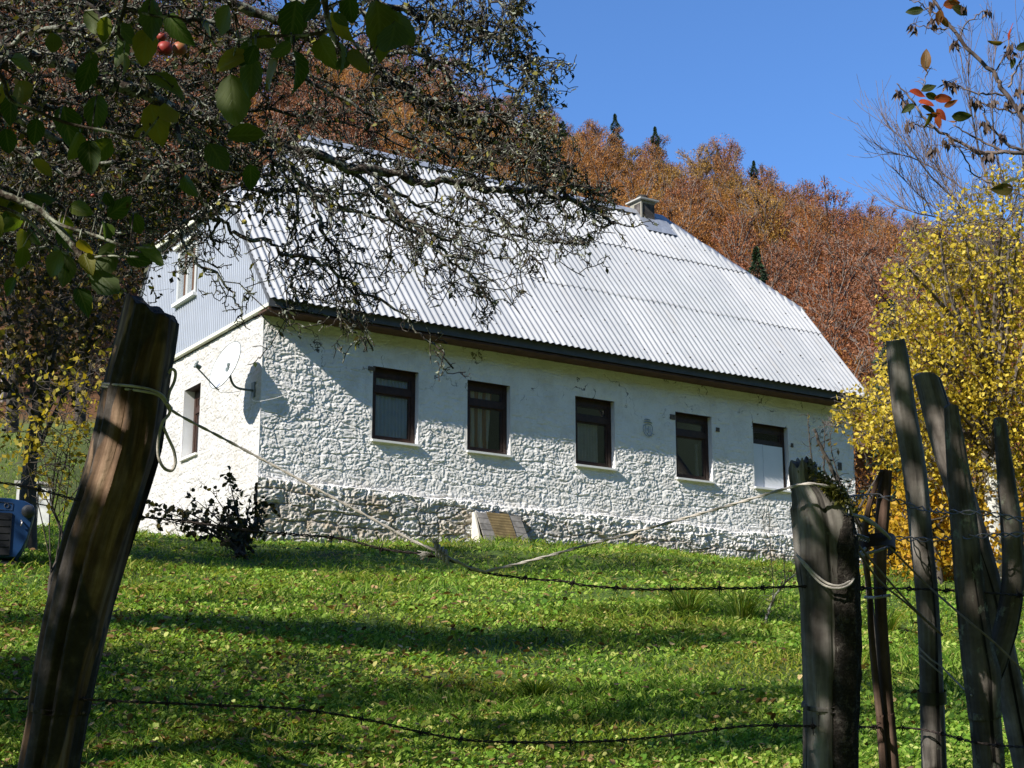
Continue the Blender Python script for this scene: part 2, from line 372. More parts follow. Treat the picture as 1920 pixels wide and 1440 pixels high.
M_TRIM = simple('cream_trim_board', (.58, .58, .47), .6, .15, 7)
M_CHIM = simple('sooty_render', (.07, .062, .056), .9, .6, 9)
M_CAP = simple('concrete_cap', (.38, .37, .34), .85, .2, 9)
M_SOOT = simple('black_soot', (.03, .028, .026), .9, .4, 12)
M_CURT = [None]*5
def curtainmat(name, a, b, freq=0.0):
    t = NT(name); v = t.coord('Object')
    if freq:
        w = t.n('ShaderNodeTexWave'); w.bands_direction = 'X'; w.inputs['Scale'].default_value = freq; w.inputs['Distortion'].default_value = .6; t.l(v, w.inputs['Vector'])
        c = t.ramp(w.outputs['Fac'], [(.4, a), (.55, b)])
    else: c = t.ramp(t.noise(v, 5, 3), [(.3, a), (.7, b)])
    return t.surf(c, .9)
def glassmat(name, refl=.5):
    t = NT(name); g = t.n('ShaderNodeBsdfGlossy'); g.inputs['Roughness'].default_value = .02; g.inputs['Color'].default_value = (.9, .95, 1, 1)
    tr = t.n('ShaderNodeBsdfTransparent'); tr.inputs['Color'].default_value = (.97, .98, .98, 1)
    fr = t.n('ShaderNodeFresnel'); fr.inputs['IOR'].default_value = 1.5
    mm = t.n('ShaderNodeMath', operation='MULTIPLY_ADD'); t.l(fr.outputs[0], mm.inputs[0]); mm.inputs[1].default_value = 1.6; mm.inputs[2].default_value = refl*.1
    mx = t.n('ShaderNodeMixShader'); t.l(mm.outputs[0], mx.inputs[0]); t.l(tr.outputs[0], mx.inputs[1]); t.l(g.outputs[0], mx.inputs[2]); t.l(mx.outputs[0], t.out.inputs[0]); return t.m
M_GLASS = glassmat('window_glass')
M_BOARD = simple('white_board_panel', (.74, .75, .77), .5, .04, 4)

house = empty('farmhouse', HC, HA, label='whitewashed stone farmhouse with steep pale corrugated roof on the grassy slope', cat='house')
WIN = [2.080, 3.985, 6.322, 8.668, 10.615]; WW = [.905, .905, .90, .895, .92]; WZ0 = [1.811, 1.821, 1.816, 1.801, 1.811]; WH = 1.3

def wallgrid(a0, a1, z0, z1, step, holes):
    ua = np.linspace(a0, a1, int((a1-a0)/step)+1); za = np.linspace(z0, z1, int((z1-z0)/step)+1)
    for h in holes:
        for arr, e in ((ua, h[0]), (ua, h[1]), (za, h[2]), (za, h[3])): arr[np.argmin(np.abs(arr-e))] = e
    X, Y = np.meshgrid(ua, za); nu = len(ua)
    cu = (ua[:-1]+ua[1:])/2; cz = (za[:-1]+za[1:])/2; CU, CZ = np.meshgrid(cu, cz); keep = np.ones(CU.shape, bool)
    for h in holes: keep &= ~((CU > h[0]) & (CU < h[1]) & (CZ > h[2]) & (CZ < h[3]))
    i = np.arange(len(za)-1)[:, None]*nu; j = np.arange(nu-1)[None, :]
    q = np.stack([i+j, i+j+1, i+j+1+nu, i+j+nu], -1)[keep]
    d = np.full(X.shape, 9.0)
    for h in holes:
        dx = np.maximum(np.maximum(h[0]-X, X-h[1]), 0); dz = np.maximum(np.maximum(h[2]-Y, Y-h[3]), 0); d = np.minimum(d, np.hypot(dx, dz))
    return X, Y, q.reshape(-1, 4), d
def rubble(X, Y, s, sa=.034, ra=.016):
    wx = X+.06*vnoise(X*4, Y*4, 0, s+50); wy = Y+.05*vnoise(X*3, Y*3, 0, s+51)
    row = wy/.25; d1, d2, cid = worley(wx/.40, row, s)
    stone = sstep(.01, .12, d2-d1)
    a = np.abs(vnoise(wx*8.5, wy*11, 0, s+1)); b = np.abs(vnoise(wx*17, wy*20, 0, s+2)); c = vnoise(wx*34, wy*34, 0, s+3)
    base = vnoise(wx*2.2, wy*3.0, 0, s+4)
    clump = sstep(-.15, .45, vnoise(wx*12, wy*14, 0, s+6))
    d = vnoise(wx*52, wy*56, 0, s+8)
    hz = 1-np.abs(vnoise(wx*3.0, wy*15, 0, s+12))
    return sa*stone+.006*clump+ra*(1-a)+.020*(1-b)+.014*c+.007*d+.010*base+.6*sa*(cid-.5)*stone+.016*hz, cid, stone
holes = [(u, u+w, z, z+WH) for u, w, z in zip(WIN, WW, WZ0)]
ZP = .965
X, Y, q, dh = wallgrid(0, L, .55, 3.73, .0135, holes)
D, cid, st = rubble(X, Y, 11, .022, .010)
smooth_top = sstep(2.15, 2.75, Y+.18*vnoise(X*1.1, Y*1.1, 0, 77))*sstep(1.5, 2.6, X)
D = D*(1-.40*smooth_top)+(.040+.012*fbm(X*1.6, Y*2.2, 0, 78, 3))*smooth_top
D = (D-.062)*.46*sstep(0, .07, dh)*(.25+.75*sstep(0, .09, X))
mb = MB(); mb.add(np.stack([X+2.0*(D-.004)*sstep(0, .07, dh)*sstep(0, .12, X)*sstep(0, .12, L-X), -D, Y], -1).reshape(-1, 3), q)
fw = mb.build('front_wall', M_WALL, house, smooth=False, label='long rough whitewashed stone wall with five windows')
# plinth of bare stone along the front
X, Y, q, dh = wallgrid(-.03, L, -.6, 1.02, .02, [])
D, cid, st = rubble(X*.85, Y*1.02, 31, .022, .018)
top = ZP+.035*vnoise(X*1.3, X*0, 0, 8)+.012*vnoise(X*6, X*0, 0, 9)-.004*X
step_ = sstep(0.0, .05, top-Y)
D = (D*1.0-.03)*step_+.07*step_-.055*(1-step_)
mb = MB(); mb.add(np.stack([X, -D, Y], -1).reshape(-1, 3), q)
pl = mb.build('plinth', M_STONE, house)
at = pl.data.attributes.new('stone', 'FLOAT', 'POINT'); at.data.foreach_set('value', (cid*.999).astype(np.float32).ravel())
at = pl.data.attributes.new('joint', 'FLOAT', 'POINT'); at.data.foreach_set('value', (1-st).astype(np.float32).ravel())
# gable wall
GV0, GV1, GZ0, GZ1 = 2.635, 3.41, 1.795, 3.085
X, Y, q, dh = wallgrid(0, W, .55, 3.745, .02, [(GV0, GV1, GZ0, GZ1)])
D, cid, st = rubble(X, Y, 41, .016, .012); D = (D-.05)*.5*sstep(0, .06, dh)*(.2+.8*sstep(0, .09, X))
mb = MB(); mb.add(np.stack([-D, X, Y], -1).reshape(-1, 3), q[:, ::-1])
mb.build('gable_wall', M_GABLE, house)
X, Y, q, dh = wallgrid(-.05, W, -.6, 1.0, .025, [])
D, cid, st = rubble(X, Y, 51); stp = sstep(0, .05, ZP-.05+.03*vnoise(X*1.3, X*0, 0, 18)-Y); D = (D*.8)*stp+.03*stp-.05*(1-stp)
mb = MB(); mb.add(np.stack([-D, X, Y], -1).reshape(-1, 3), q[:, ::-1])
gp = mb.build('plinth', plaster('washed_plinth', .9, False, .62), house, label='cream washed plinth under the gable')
# far end, back wall, attic floor keep the inside dark
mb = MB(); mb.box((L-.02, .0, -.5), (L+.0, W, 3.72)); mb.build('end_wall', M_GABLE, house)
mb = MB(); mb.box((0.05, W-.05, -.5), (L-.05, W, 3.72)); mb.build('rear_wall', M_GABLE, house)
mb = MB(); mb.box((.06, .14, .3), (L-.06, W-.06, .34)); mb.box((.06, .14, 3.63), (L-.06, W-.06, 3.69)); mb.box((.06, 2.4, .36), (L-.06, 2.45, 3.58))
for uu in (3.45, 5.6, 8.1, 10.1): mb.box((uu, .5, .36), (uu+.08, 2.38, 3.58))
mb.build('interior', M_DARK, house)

def window(u0, z0, w, h, ax, kind, depth=.115):
    """ax maps (along, depth, z) to house axes; depth>0 goes inwards"""
    f = MB(); fd = depth; t = .085
    def bx(m, a0, a1, d0, d1, b0, b1): m.box((a0, d0, b0), (a1, d1, b1), ax)
    e = .004
    bx(f, u0+e, u0+t, fd, fd+.07, z0+.03, z0+h-e); bx(f, u0+w-t, u0+w-e, fd, fd+.07, z0+.03, z0+h-e)
    bx(f, u0+t, u0+w-t, fd+.003, fd+.067, z0+h-.13, z0+h-e); bx(f, u0+t, u0+w-t, fd+.003, fd+.067, z0+.03, z0+.085)
    zt = z0+h*.665; bx(f, u0+t, u0+w-t, fd-.012, fd+.06, zt, zt+.115)
    # casement rails, a little proud
    for (b0, b1) in ((z0+.085, zt), (zt+.115, z0+h-.13)):
        bx(f, u0+w-t-.045, u0+w-t, fd+.012, fd+.055, b0, b1); bx(f, u0+t, u0+t+.045, fd+.012, fd+.055, b0, b1)
        bx(f, u0+t+.045, u0+w-t-.045, fd+.014, fd+.053, b0, b0+.03); bx(f, u0+t+.045, u0+w-t-.045, fd+.014, fd+.053, b1-.03, b1)
    o = f.build('window', M_BROWN, house)
    r = MB()   # plastered reveals
    bx(r, u0-.05, u0-.001, .004, depth+.1, z0-.02, z0+h+.05); r.build('reveal', M_SMOOTH, o); r = MB(); bx(r, u0+w+.001, u0+w+.05, .004, depth+.1, z0-.02, z0+h+.05)
    r.build('reveal', M_SMOOTH, o)
    r = MB(); bx(r, u0-.001, u0+w+.001, .02, depth+.1, z0+h+.001, z0+h+.05); r.build('lintel', M_BROWN, o)
    s = MB(); bx(s, u0-.015, u0+w+.015, -.055, depth+.03, z0-.03, z0+.006); s.build('sill', M_SILL, o)
    for (b0, b1) in ((z0+.115, zt-.03), (zt+.145, z0+h-.16)):
        if kind == 'board' and b0 < zt-.2: continue
        p = MB(); bx(p, u0+t+.045, u0+w-t-.045, fd+.03, fd+.036, b0, b1); p.build('pane', M_GLASS, o)
    return o
AXF = lambda a, d, z: (a, d, z)
M_C1 = curtainmat('sky_tinted_net_curtain', (.58, .72, .95), (.74, .84, .98)); M_C2 = curtainmat('striped_curtain', (.42, .20, .10), (.82, .80, .76), 1.9)  # first curtain's blue stands in for sky reflected in the glass
M_C3 = curtainmat('grey_net_curtain', (.55, .56, .56), (.70, .71, .71))
def curtain(o, u0, u1, z0, z1, d, mat, nfold=9, lean=0.0):
    n = 90; uu = np.linspace(u0, u1, n); zz = np.linspace(z0, z1, 14); A, B = np.meshgrid(uu, zz)
    f = (A-u0)/(u1-u0); dd = d+.018*np.sin(f*nfold*2*pi+.8*np.sin(f*9)+B*.7)+.006*vnoise(A*20, B*3, 0, 5)
    A2 = A+lean*(z1-B)*f
    i = np.arange(13)[:, None]*n; j = np.arange(n-1)[None, :]
    m = MB(); m.add(np.stack([A2, dd, B], -1).reshape(-1, 3), np.stack([i+j, i+j+1, i+j+1+n, i+j+n], -1).reshape(-1, 4))
    m.build('curtain', mat, o, smooth=True)
for k in range(5):
    o = window(WIN[k], WZ0[k], WW[k], WH, AXF, 'board' if k == 4 else 'glass'); u0 = WIN[k]; w = WW[k]; z0 = WZ0[k]
    if k == 0: curtain(o, u0+.1, u0+w-.1, z0+.05, z0+WH-.1, .185, M_C1, 10); o['label'] = 'window with a full pale net curtain'
    if k == 1: curtain(o, u0+.1, u0+w-.26, z0+.05, z0+WH-.1, .205, M_C2, 6, -.08); o['label'] = 'window with a brown and white striped curtain'
    if k == 2: curtain(o, u0+.1, u0+w-.24, z0+.05, z0+WH-.42, .21, M_C3, 8); o['label'] = 'window with a grey curtain'
    if k == 3: curtain(o, u0+w-.2, u0+w-.14, z0+.05, z0+WH*.6, .26, M_C3, 1); o['label'] = 'dark window with no curtain drawn'
    if k == 4:
        b = MB(); b.box((u0+.02, .07, z0+.012), (u0+.30, .082, z0+WH*.69)); b.box((u0+.303, .062, z0+.012), (u0+w-.11, .074, z0+WH*.685))
        b.build('white_board', M_BOARD, o); o['label'] = 'window half closed with a white board'
window(GV0, GZ0, GV1-GV0, GZ1-GZ0, lambda a, d, z: (d, a, z), 'glass', .2)['label'] = 'small deep gable window'
# timber ends and holes in the render beside the windows
M_PEG = simple('old_timber_end', (.11, .09, .075), .9, .4, 20)
for (u, z, a, b) in ((1.985, 3.02, .13, .07), (8.53, 2.93, .12, .10), (9.66, 2.82, .09, .08), (11.6, 2.72, .06, .08), (12.86, 2.38, .10, .16)):
    p = MB(); p.box((u, -.018, z), (u+a, .02, z+b)); p.build('timber_end', M_PEG, house)
# faded stamp left on the render: a small ring with strokes
st_ = MB(); cu, cz = 7.985, 2.70
def strip(pts, r):
    q = np.array([(cu+a, -.019, cz+b) for a, b in pts]); st_.tube(spline(q, max(6, len(q)*4)), r, 4)
strip([(-.10, .03), (-.11, -.05), (-.06, -.14), (.02, -.17), (.08, -.12), (.11, -.02), (.09, .05), (0, .07), (-.10, .03)], .008)
strip([(-.05, .04), (-.05, -.10)], .007); strip([(.01, .03), (.02, -.10)], .007); strip([(-.05, -.03), (.01, -.02)], .006); strip([(.05, .03), (.055, -.09)], .006)
strip([(-.09, .10), (0, .12), (.10, .10)], .012); strip([(-.08, .14), (0, .16), (.06, .15)], .009); strip([(.09, -.10), (.15, -.12)], .007); strip([(-.03, -.10), (.02, -.15), (.10, -.15)], .008)
st_.build('painted_stamp', simple('faded_grey_stamp', (.30, .35, .40), .9, .2, 20), house)

# roof: corrugated sheets in three overlapping rows, clipped by the half hips
PIT, AMP = .1385, .0155
def roof_plane(front=True):
    m = MB(); s0 = np.array([-.007, 0.36, 0.70, 1.0]); cols = np.arange(-OU, L+OU+1e-6, PIT/8); nc = len(cols)
    run = VR+OV; rise = ZR-ZE; ln = sqrt(run*run+rise*rise); nv, nz = -rise/ln, run/ln   # outward normal in (v,z)
    smax = np.ones(nc); sh = (ZH-ZE)/rise
    smax = np.minimum(smax, sh+(1-sh)*np.clip((cols+OU)/(UHL+OU), 0, 1)); smax = np.minimum(smax, sh+(1-sh)*np.clip((L+OU-cols)/(L+OU-UHR), 0, 1))
    for r in range(3):
        a, b = s0[r], min(1.0, s0[r+1]+.022)
        shift = .012*(2-r)*0
        K = 7; rows = []
        for k in range(K):
            f = k/(K-1); s = a+(b-a)*f
            jag = (.004*np.floor(cols/ (PIT*7)) % .008-.004) if (k == 0 and r > 0) else 0
            sag = .018*vnoise(cols*.35, s*4, 0, 21)
            ss = np.minimum(s+jag, smax); lift = .007*r*(1-f)+.005*(1-f)+sag+.003*_hash(np.floor(cols/(PIT*7)), np.full(nc, r), np.zeros(nc), 3)
            c = AMP*np.cos(2*pi*(cols+.03)/PIT)+lift+.022
            v = -OV+ss*run+nv*c; z = ZE+ss*rise+nz*c
            if not front: v = 2*VR-v
            rows.append(np.stack([cols, v, z], -1))
        A = np.concatenate(rows); i = np.arange(K-1)[:, None]*nc; j = np.arange(nc-1)[None, :]
        q = np.stack([i+j, i+j+1, i+j+1+nc, i+j+nc], -1).reshape(-1, 4)
        ar = np.linalg.norm(np.cross(A[q[:, 1]]-A[q[:, 0]], A[q[:, 3]]-A[q[:, 0]]), axis=1)+np.linalg.norm(np.cross(A[q[:, 2]]-A[q[:, 1]], A[q[:, 3]]-A[q[:, 1]]), axis=1)
        q = q[ar > 1e-6]; m.add(A, q if front else q[:, ::-1])
    # screw heads
    if front:
        for s in (.045, .18, .345, .45, .58, .685, .80, .92):
            for c in np.arange(0.02, L, PIT*4):
                lim = np.interp(c, cols, smax)
                if s > lim-.02: continue
                cc = round((c+.03)/PIT)*PIT-.03
                v = -OV+s*run+nv*(AMP+.03); z = ZE+s*rise+nz*(AMP+.03)
                SCREW.append((cc, v, z))
    return m
SCREW = []
rf = roof_plane(True).build('roof', M_ROOF, house, smooth=True)
sv = np.concatenate([_hash(np.floor(np.arange(-OU, L+OU+1e-6, PIT/8)/(PIT*7)), np.full(len(np.arange(-OU, L+OU+1e-6, PIT/8)), r_), np.zeros(len(np.arange(-OU, L+OU+1e-6, PIT/8))), 5) for r_ in (0, 1, 2) for k_ in range(7)])
if len(sv) == len(rf.data.vertices):
    at = rf.data.attributes.new('sheet', 'FLOAT', 'POINT'); at.data.foreach_set('value', sv.astype(np.float32))
rb = roof_plane(False).build('roof_sheet', M_ROOF, rf, smooth=True)
sc = MB()
for (a, b, c) in SCREW: sc.box((a-.016, b-.012, c-.012), (a+.016, b+.012, c+.012))
sc.build('screw', simple('dark_screw_washer', (.10, .10, .10), .5, .2, 5), rf, kind='stuff')
# half-hip triangles
for sgn in (0, 1):
    m = MB(); v0 = -OV+(ZH-ZE)/(ZR-ZE)*(VR+OV); v1 = 2*VR-v0; vs = np.arange(v0, v1+1e-6, PIT/8); K = 5; rows = []
    top = 1-np.abs(vs-VR)/(VR-v0); uh = (UHL+OU+.12); rise = ZR-ZH; ln = sqrt(uh*uh+rise*rise)
    for k in range(K):
        f = top*k/(K-1); c = AMP*.8*np.cos(2*pi*vs/PIT)+.02
        u = -OU-.12+f*uh-rise/ln*c; z = ZH+f*rise+uh/ln*c-.01
        if sgn: u = L-u
        rows.append(np.stack([u, vs, z], -1))
    A = np.concatenate(rows); n = len(vs); i = np.arange(K-1)[:, None]*n; j = np.arange(n-1)[None, :]
    q = np.stack([i+j, i+j+1, i+j+1+n, i+j+n], -1).reshape(-1, 4); m.add(A, q[:, ::-1] if not sgn else q)
    m.build('hip_sheet', M_ROOF, rf, smooth=True)
    # hip edge board below
    e = MB(); ua = -OU-.10 if not sgn else L+OU+.10
    e.box((min(ua, ua+.03), v0+.05, ZH-.10), (max(ua, ua+.03), v1-.05, ZH-.02)); e.build('hip_board', M_TRIM, rf)
# ridge cap and hip caps
def cap(p0, p1, wd, name, sag=.02, step=.02):
    p0 = np.array(p0, float); p1 = np.array(p1, float); n = 40; t = np.linspace(0, 1, n)
    c = p0+(p1-p0)*t[:, None]; d = (p1-p0)/np.linalg.norm(p1-p0); side = np.cross(d, Z); side /= np.linalg.norm(side); upv = np.cross(side, d)
    prof = [(-wd, -wd*.95), (-wd*.45, -wd*.35), (0, .012), (wd*.45, -wd*.35), (wd, -wd*.95)]
    lift = (.015*np.floor(t*6) % .03)*0+.012*vnoise(t*14, t*0, 0, 5)
    V_ = np.stack([c+side*a+upv*(b+lift[:, None]+.05) for a, b in prof], 1); i = np.arange(n-1)[:, None]*5; j = np.arange(4)[None, :]
    m = MB(); m.add(V_.reshape(-1, 3), np.stack([i+j, i+5+j, i+5+j+1, i+j+1], -1).reshape(-1, 4)); m.build(name, M_LEAD, rf, smooth=True)
cap((UHL-.1, VR, ZR+.02), (UHR+.05, VR, ZR+.02), .17, 'ridge_cap')
vq = -OV+(ZH-ZE)/(ZR-ZE)*(VR+OV)
cap((UHR, VR, ZR), (L+OU, vq, ZH), .10, 'hip_cap'); cap((UHR, VR, ZR), (L+OU, 2*VR-vq, ZH), .10, 'hip_cap')
cap((UHL, VR, ZR), (-OU, vq, ZH), .10, 'hip_cap'); cap((UHL, VR, ZR), (-OU, 2*VR-vq, ZH), .10, 'hip_cap')
# fascia, soffit, wall plate
m = MB(); m.box((-OU+.01, -OV+.03, ZE-.15), (L+OU-.01, -OV+.055, ZE-.003)); m.build('fascia', M_FASCIA, house)
m = MB(); m.box((-OU+.02, -OV+.056, ZE-.20), (L+OU-.02, .04, ZE-.17)); m.box((.02, .06, 3.66), (L-.02, .3, 3.9)); m.build('soffit', M_SOFFIT, house)
# gable cladding (trapezoid of finer corrugation) with trim
PG = .088; vs = np.arange(-OV+.10, W+OV-.10, PG/10)
topz = np.minimum(ZH-.03, np.minimum(ZE+(vs+OV)/(VR+OV)*(ZR-ZE), ZE+(W+OV-vs)/(VR+OV)*(ZR-ZE))-.04); botz = np.full(len(vs), 3.825); topz = np.maximum(topz, botz+.005)
AV0, AV1, AZ0, AZ1 = 2.87, 3.82, 4.81, 5.87
m = MB(); K = 24; rows = []
for k in range(K):
    z = botz+(topz-botz)*k/(K-1); u = -.048-.023*np.clip(2.4*np.cos(2*pi*vs/PG), -1, 1)-.004; rows.append(np.stack([u, vs, z], -1))
A = np.concatenate(rows); n = len(vs); i = np.arange(K-1)[:, None]*n; j = np.arange(n-1)[None, :]
q = np.stack([i+j, i+j+1, i+j+1+n, i+j+n], -1).reshape(-1, 4)
cc = A[q].mean(1); q = q[~((cc[:, 1] > AV0+.05) & (cc[:, 1] < AV1-.05) & (cc[:, 2] > AZ0+.06) & (cc[:, 2] < AZ1-.06))]
m.add(A, q[:, ::-1]); clad = m.build('gable_cladding', M_CLAD, house)
m = MB(); A2 = A.copy(); A2[:, 0] = L+.03; m.add(A2, np.stack([i+j, i+j+1, i+j+1+n, i+j+n], -1).reshape(-1, 4)); m.build('end_cladding', M_CLAD, house, smooth=True)
m = MB(); m.box((-.085, -OV+.06, 3.765), (-.005, W+OV-.06, 3.825)); m.build('trim_board', M_TRIM, house)
# attic window in the cladding
m = MB(); fr = lambda a, d, z: (d, a, z)
t = .09
m.box((AV0, -.09, AZ0), (AV0+t, .02, AZ1), fr); m.box((AV1-t, -.09, AZ0), (AV1, .02, AZ1), fr); m.box((AV0+t, -.088, AZ1-t), (AV1-t, .02, AZ1), fr); m.box((AV0+t, -.088, AZ0), (AV1-t, .02, AZ0+.08), fr)
m.box(((AV0+AV1)/2-.05, -.08, AZ0+.08), ((AV0+AV1)/2+.05, .02, AZ1-t), fr)
aw = m.build('window', simple('grey_window_paint', (.36, .37, .36), .7, .1, 8), house, label='white framed attic window in the cladding')
for a, b in ((AV0+t, (AV0+AV1)/2-.05), ((AV0+AV1)/2+.05, AV1-t)):
    m = MB(); m.box((a, -.04, AZ0+.08), (b, -.034, AZ1-t), fr); m.build('pane', M_GLASS, aw)
m = MB(); m.box((AV0-.04, -.16, AZ0-.06), (AV1+.04, -.06, AZ0-.002), fr); m.build('sill', M_SILL, aw)
m = MB(); m.box((AV0-.05, -.17, AZ1+.002), (AV1+.05, -.03, AZ1+.05), fr); m.build('hood_board', M_TRIM, aw)
m = MB(); m.box((.03, AV0, AZ0), (.06, AV1, AZ1)); m.build('attic_curtain', M_C3, aw)
# verge boards under the rakes
for s in (0, 1):
    for f in (0, 1):
        m = MB(); u = -OU+.012 if not s else L+OU-.04
        v0, z0, v1, z1 = -OV+.05, ZE-.02, vq, ZH-.03
        if f: v0, v1 = 2*VR-v0, 2*VR-v1
        c = [(u, v0, z0-.10), (u+.028, v0, z0-.10), (u+.028, v1, z1-.10), (u, v1, z1-.10), (u, v0, z0), (u+.028, v0, z0), (u+.028, v1, z1), (u, v1, z1)]
        m.box8(np.array(c)); m.build('verge_board', M_FASCIA, rf)
# chimney
ch = MB(); ch.box((10.30, 3.10, 8.0), (10.66, 3.50, 8.69)); cho = ch.build('chimney', M_CHIM, house)
m = MB(); m.box((10.29, 3.09, 8.62), (10.67, 3.51, 8.685)); m.box((10.286, 3.086, 8.15), (10.32, 3.12, 8.62)); m.box((10.285, 3.35, 8.15), (10.33, 3.51, 8.62)); m.build('render_patch', simple('cream_render', (.26, .245, .20), .9, .2, 14), cho)
m = MB(); m.box((10.22, 3.02, 8.692), (10.74, 3.58, 8.725)); m.build('cap', M_CAP, cho)
m = MB(); a = np.linspace(0, 2*pi, 17)[:-1]; m.tube([(10.48, 3.3, 8.726), (10.48, 3.3, 8.84), (10.48, 3.3, 8.86)], [.14, .13, .11], 16); m.build('flue', M_SOOT, cho)
def onroof(u, s, lift=.0):
    run = VR+OV; rise = ZR-ZE; ln = sqrt(run*run+rise*rise); return (u, -OV+s*run-rise/ln*lift, ZE+s*rise+run/ln*lift)
m = MB(); n = 7
uu = np.linspace(10.20, 11.02, n); A = []
for s in (.865, .91, .955, 1.0): A += [onroof(u+.05*(1-s)*0, s, .062+.012*float(vnoise(u*5, s*20, 0, 2))) for u in uu]
i = np.arange(3)[:, None]*n; j = np.arange(n-1)[None, :]; m.add(A, np.stack([i+j, i+j+1, i+j+1+n, i+j+n], -1).reshape(-1, 4)); m.build('flashing', M_LEAD, rf, smooth=False)

# satellite dish on the gable
def to_house(o): o.location = HC; o.rotation_euler = (0, 0, HA); return o
M_DISH = simple('white_dish_enamel', (.62, .62, .615), .45, .04, 3, spec=.4); M_STEEL = simple('grey_galvanised_steel', (.16, .19, .18), .5, .3, 12, metal=.3)
dish = to_house(empty('satellite_dish', label='white satellite dish on a curved arm bolted to the sunlit gable', cat='satellite dish'))
nrm = np.array([-.93, -.15, .33]); nrm /= np.linalg.norm(nrm); cen = np.array([-.55, .20, 2.80])
ax1 = np.cross(Z, nrm); ax1 /= np.linalg.norm(ax1); ax2 = np.cross(nrm, ax1)
m = MB(); R = 9; S = 40; vv = []
for k in range(R+1):
    r = k/R
    for s in range(S):
        a = 2*pi*s/S; vv.append(cen+ax1*.39*r*cos(a)+ax2*.44*r*sin(a)+nrm*(.085*r*r-.06))
for k in range(R, -1, -1):
    r = k/R
    for s in range(S):
        a = 2*pi*s/S; vv.append(cen+ax1*.395*r*cos(a)+ax2*.445*r*sin(a)+nrm*(.085*r*r-.068))
i = np.arange(2*R+1)[:, None]*S; j = np.arange(S)[None, :]; j2 = (j+1) % S
m.add(vv, np.stack([i+j, i+j2, i+S+j2, i+S+j], -1).reshape(-1, 4)); m.build('reflector', M_DISH, dish, smooth=True)
m = MB(); g = np.linspace(0, 2*pi, 49); m.tube(cen+ax1*.393*np.cos(g)[:, None]+ax2*.443*np.sin(g)[:, None]+nrm*.024, .007, 6); m.build('rim', M_STEEL, dish, smooth=True)
bot = cen-ax2*.45+nrm*.02; lnb = bot+nrm*.50+ax2*.16+ax1*.0
m = MB(); m.tube([bot-nrm*.05, bot, lnb], .013, 8); m.build('feed_arm', M_STEEL, dish)
m = MB(); m.tube([lnb+ax2*.05, lnb-ax2*.03, lnb-nrm*.02+ax2*.09], [.02, .02, .02], 8); m.tube([lnb+ax2*.02, lnb+ax2*.02-nrm*.10], [.028, .034], 10); m.build('feed_horn', M_STEEL, dish)
m = MB(); m.tube(spline([(-.02, .28, 2.46), (-.28, .27, 2.46), (-.40, .25, 2.52), (-.46, .24, 2.66), (-.47, .23, 2.80)], 20), .021, 8); m.build('mast', M_STEEL, dish, smooth=True)
m = MB(); m.box((-.03, .22, 2.34), (.0, .34, 2.60)); m.box((-.53, .18, 2.70), (-.43, .28, 2.78)); m.box((-.52, .20, 2.80), (-.42, .26, 2.85)); m.build('bracket', M_STEEL, dish)
M_CABLE = simple('white_cable', (.62, .60, .55), .6, .1, 5)
m = MB(); m.tube(spline([(-.03, .28, 2.42), (-.06, .2, 2.28), (-.05, .02, 2.22), (.02, -.075, 2.22), (.30, -.07, 2.32), (.50, -.07, 2.45), (.58, -.065, 2.75), (.57, -.06, 3.1), (.55, -.06, 3.4)], 40), .006, 5)
m.tube(spline([bot, bot+np.array([.1, 0, -.06]), np.array([-.3, .25, 2.40]), np.array([-.25, .27, 2.44])], 12), .005, 5); m.build('cable', M_CABLE, dish)

# cellar hatch of planks leaning on the plinth, and the mat lying on it
M_PLANK = simple('grey_weathered_plank', (.20, .185, .165), .85, .4, 10, bump=.3); M_PLANKW = simple('pale_side_board', (.55, .51, .43), .85, .15, 8)
hatch = to_house(empty('cellar_hatch', label='sloping grey plank cellar hatch against the stone plinth', cat='hatch'))
hu0, hu1 = 4.02, 4.98
def slope(a, f, off=0.0): return (a+.10*f*0, -.17-.36*f-off*.85, .70-.66*f+off*.5)
m = MB(); N = 6
for k in range(N):
    f0, f1 = k/N+.006, (k+1)/N-.006
    for (a0, a1) in ((hu0+.05-.0*k, hu1),):
        e = .02*k*.4; c = [slope(a0, f0), slope(a1+e, f0), slope(a1+e, f1), slope(a0, f1), slope(a0, f0, .022), slope(a1+e, f0, .022), slope(a1+e, f1, .022), slope(a0, f1, .022)]
        m.box8(np.array(c))
m.build('plank_panel', M_PLANK, hatch)
for a0 in (hu0+.01, hu1+.0):
    m = MB(); a1 = a0+.035; c = [(a0, -.08, -.3), (a1, -.08, -.3), (a1, -.56, -.3), (a0, -.56, -.3), (a0, -.08, .71), (a1, -.08, .71), (a1, -.17, .71), (a0, -.17, .71)]
    m.box8(np.array(c)); c2 = [(a0, -.17, .70), (a1, -.17, .70), (a1, -.555, .0), (a0, -.555, .0)]
    m.build('side_board', M_PLANKW if a0 < 4.5 else M_PLANK, hatch)
m = MB(); nn = 14; A = []
for k in range(nn):
    f = -.02+.93*k/(nn-1)
    for s in range(9):
        a = hu0+.245+.47*s/8+.05*f-(.03*s/8*f); A.append(slope(a, f+(-.06 if s < 2 else 0)*(f > .8), .032+.008*float(vnoise(a*9, f*6, 0, 4))))
i = np.arange(nn-1)[:, None]*9; j = np.arange(8)[None, :]; m.add(A, np.stack([i+j, i+j+1, i+j+10, i+j+9], -1).reshape(-1, 4))
t = NT('worn_tan_mat'); w = t.n('ShaderNodeTexWave'); w.bands_direction = 'Z'; w.inputs['Scale'].default_value = 6; w.inputs['Distortion'].default_value = 2; t.l(t.coord(), w.inputs['Vector'])
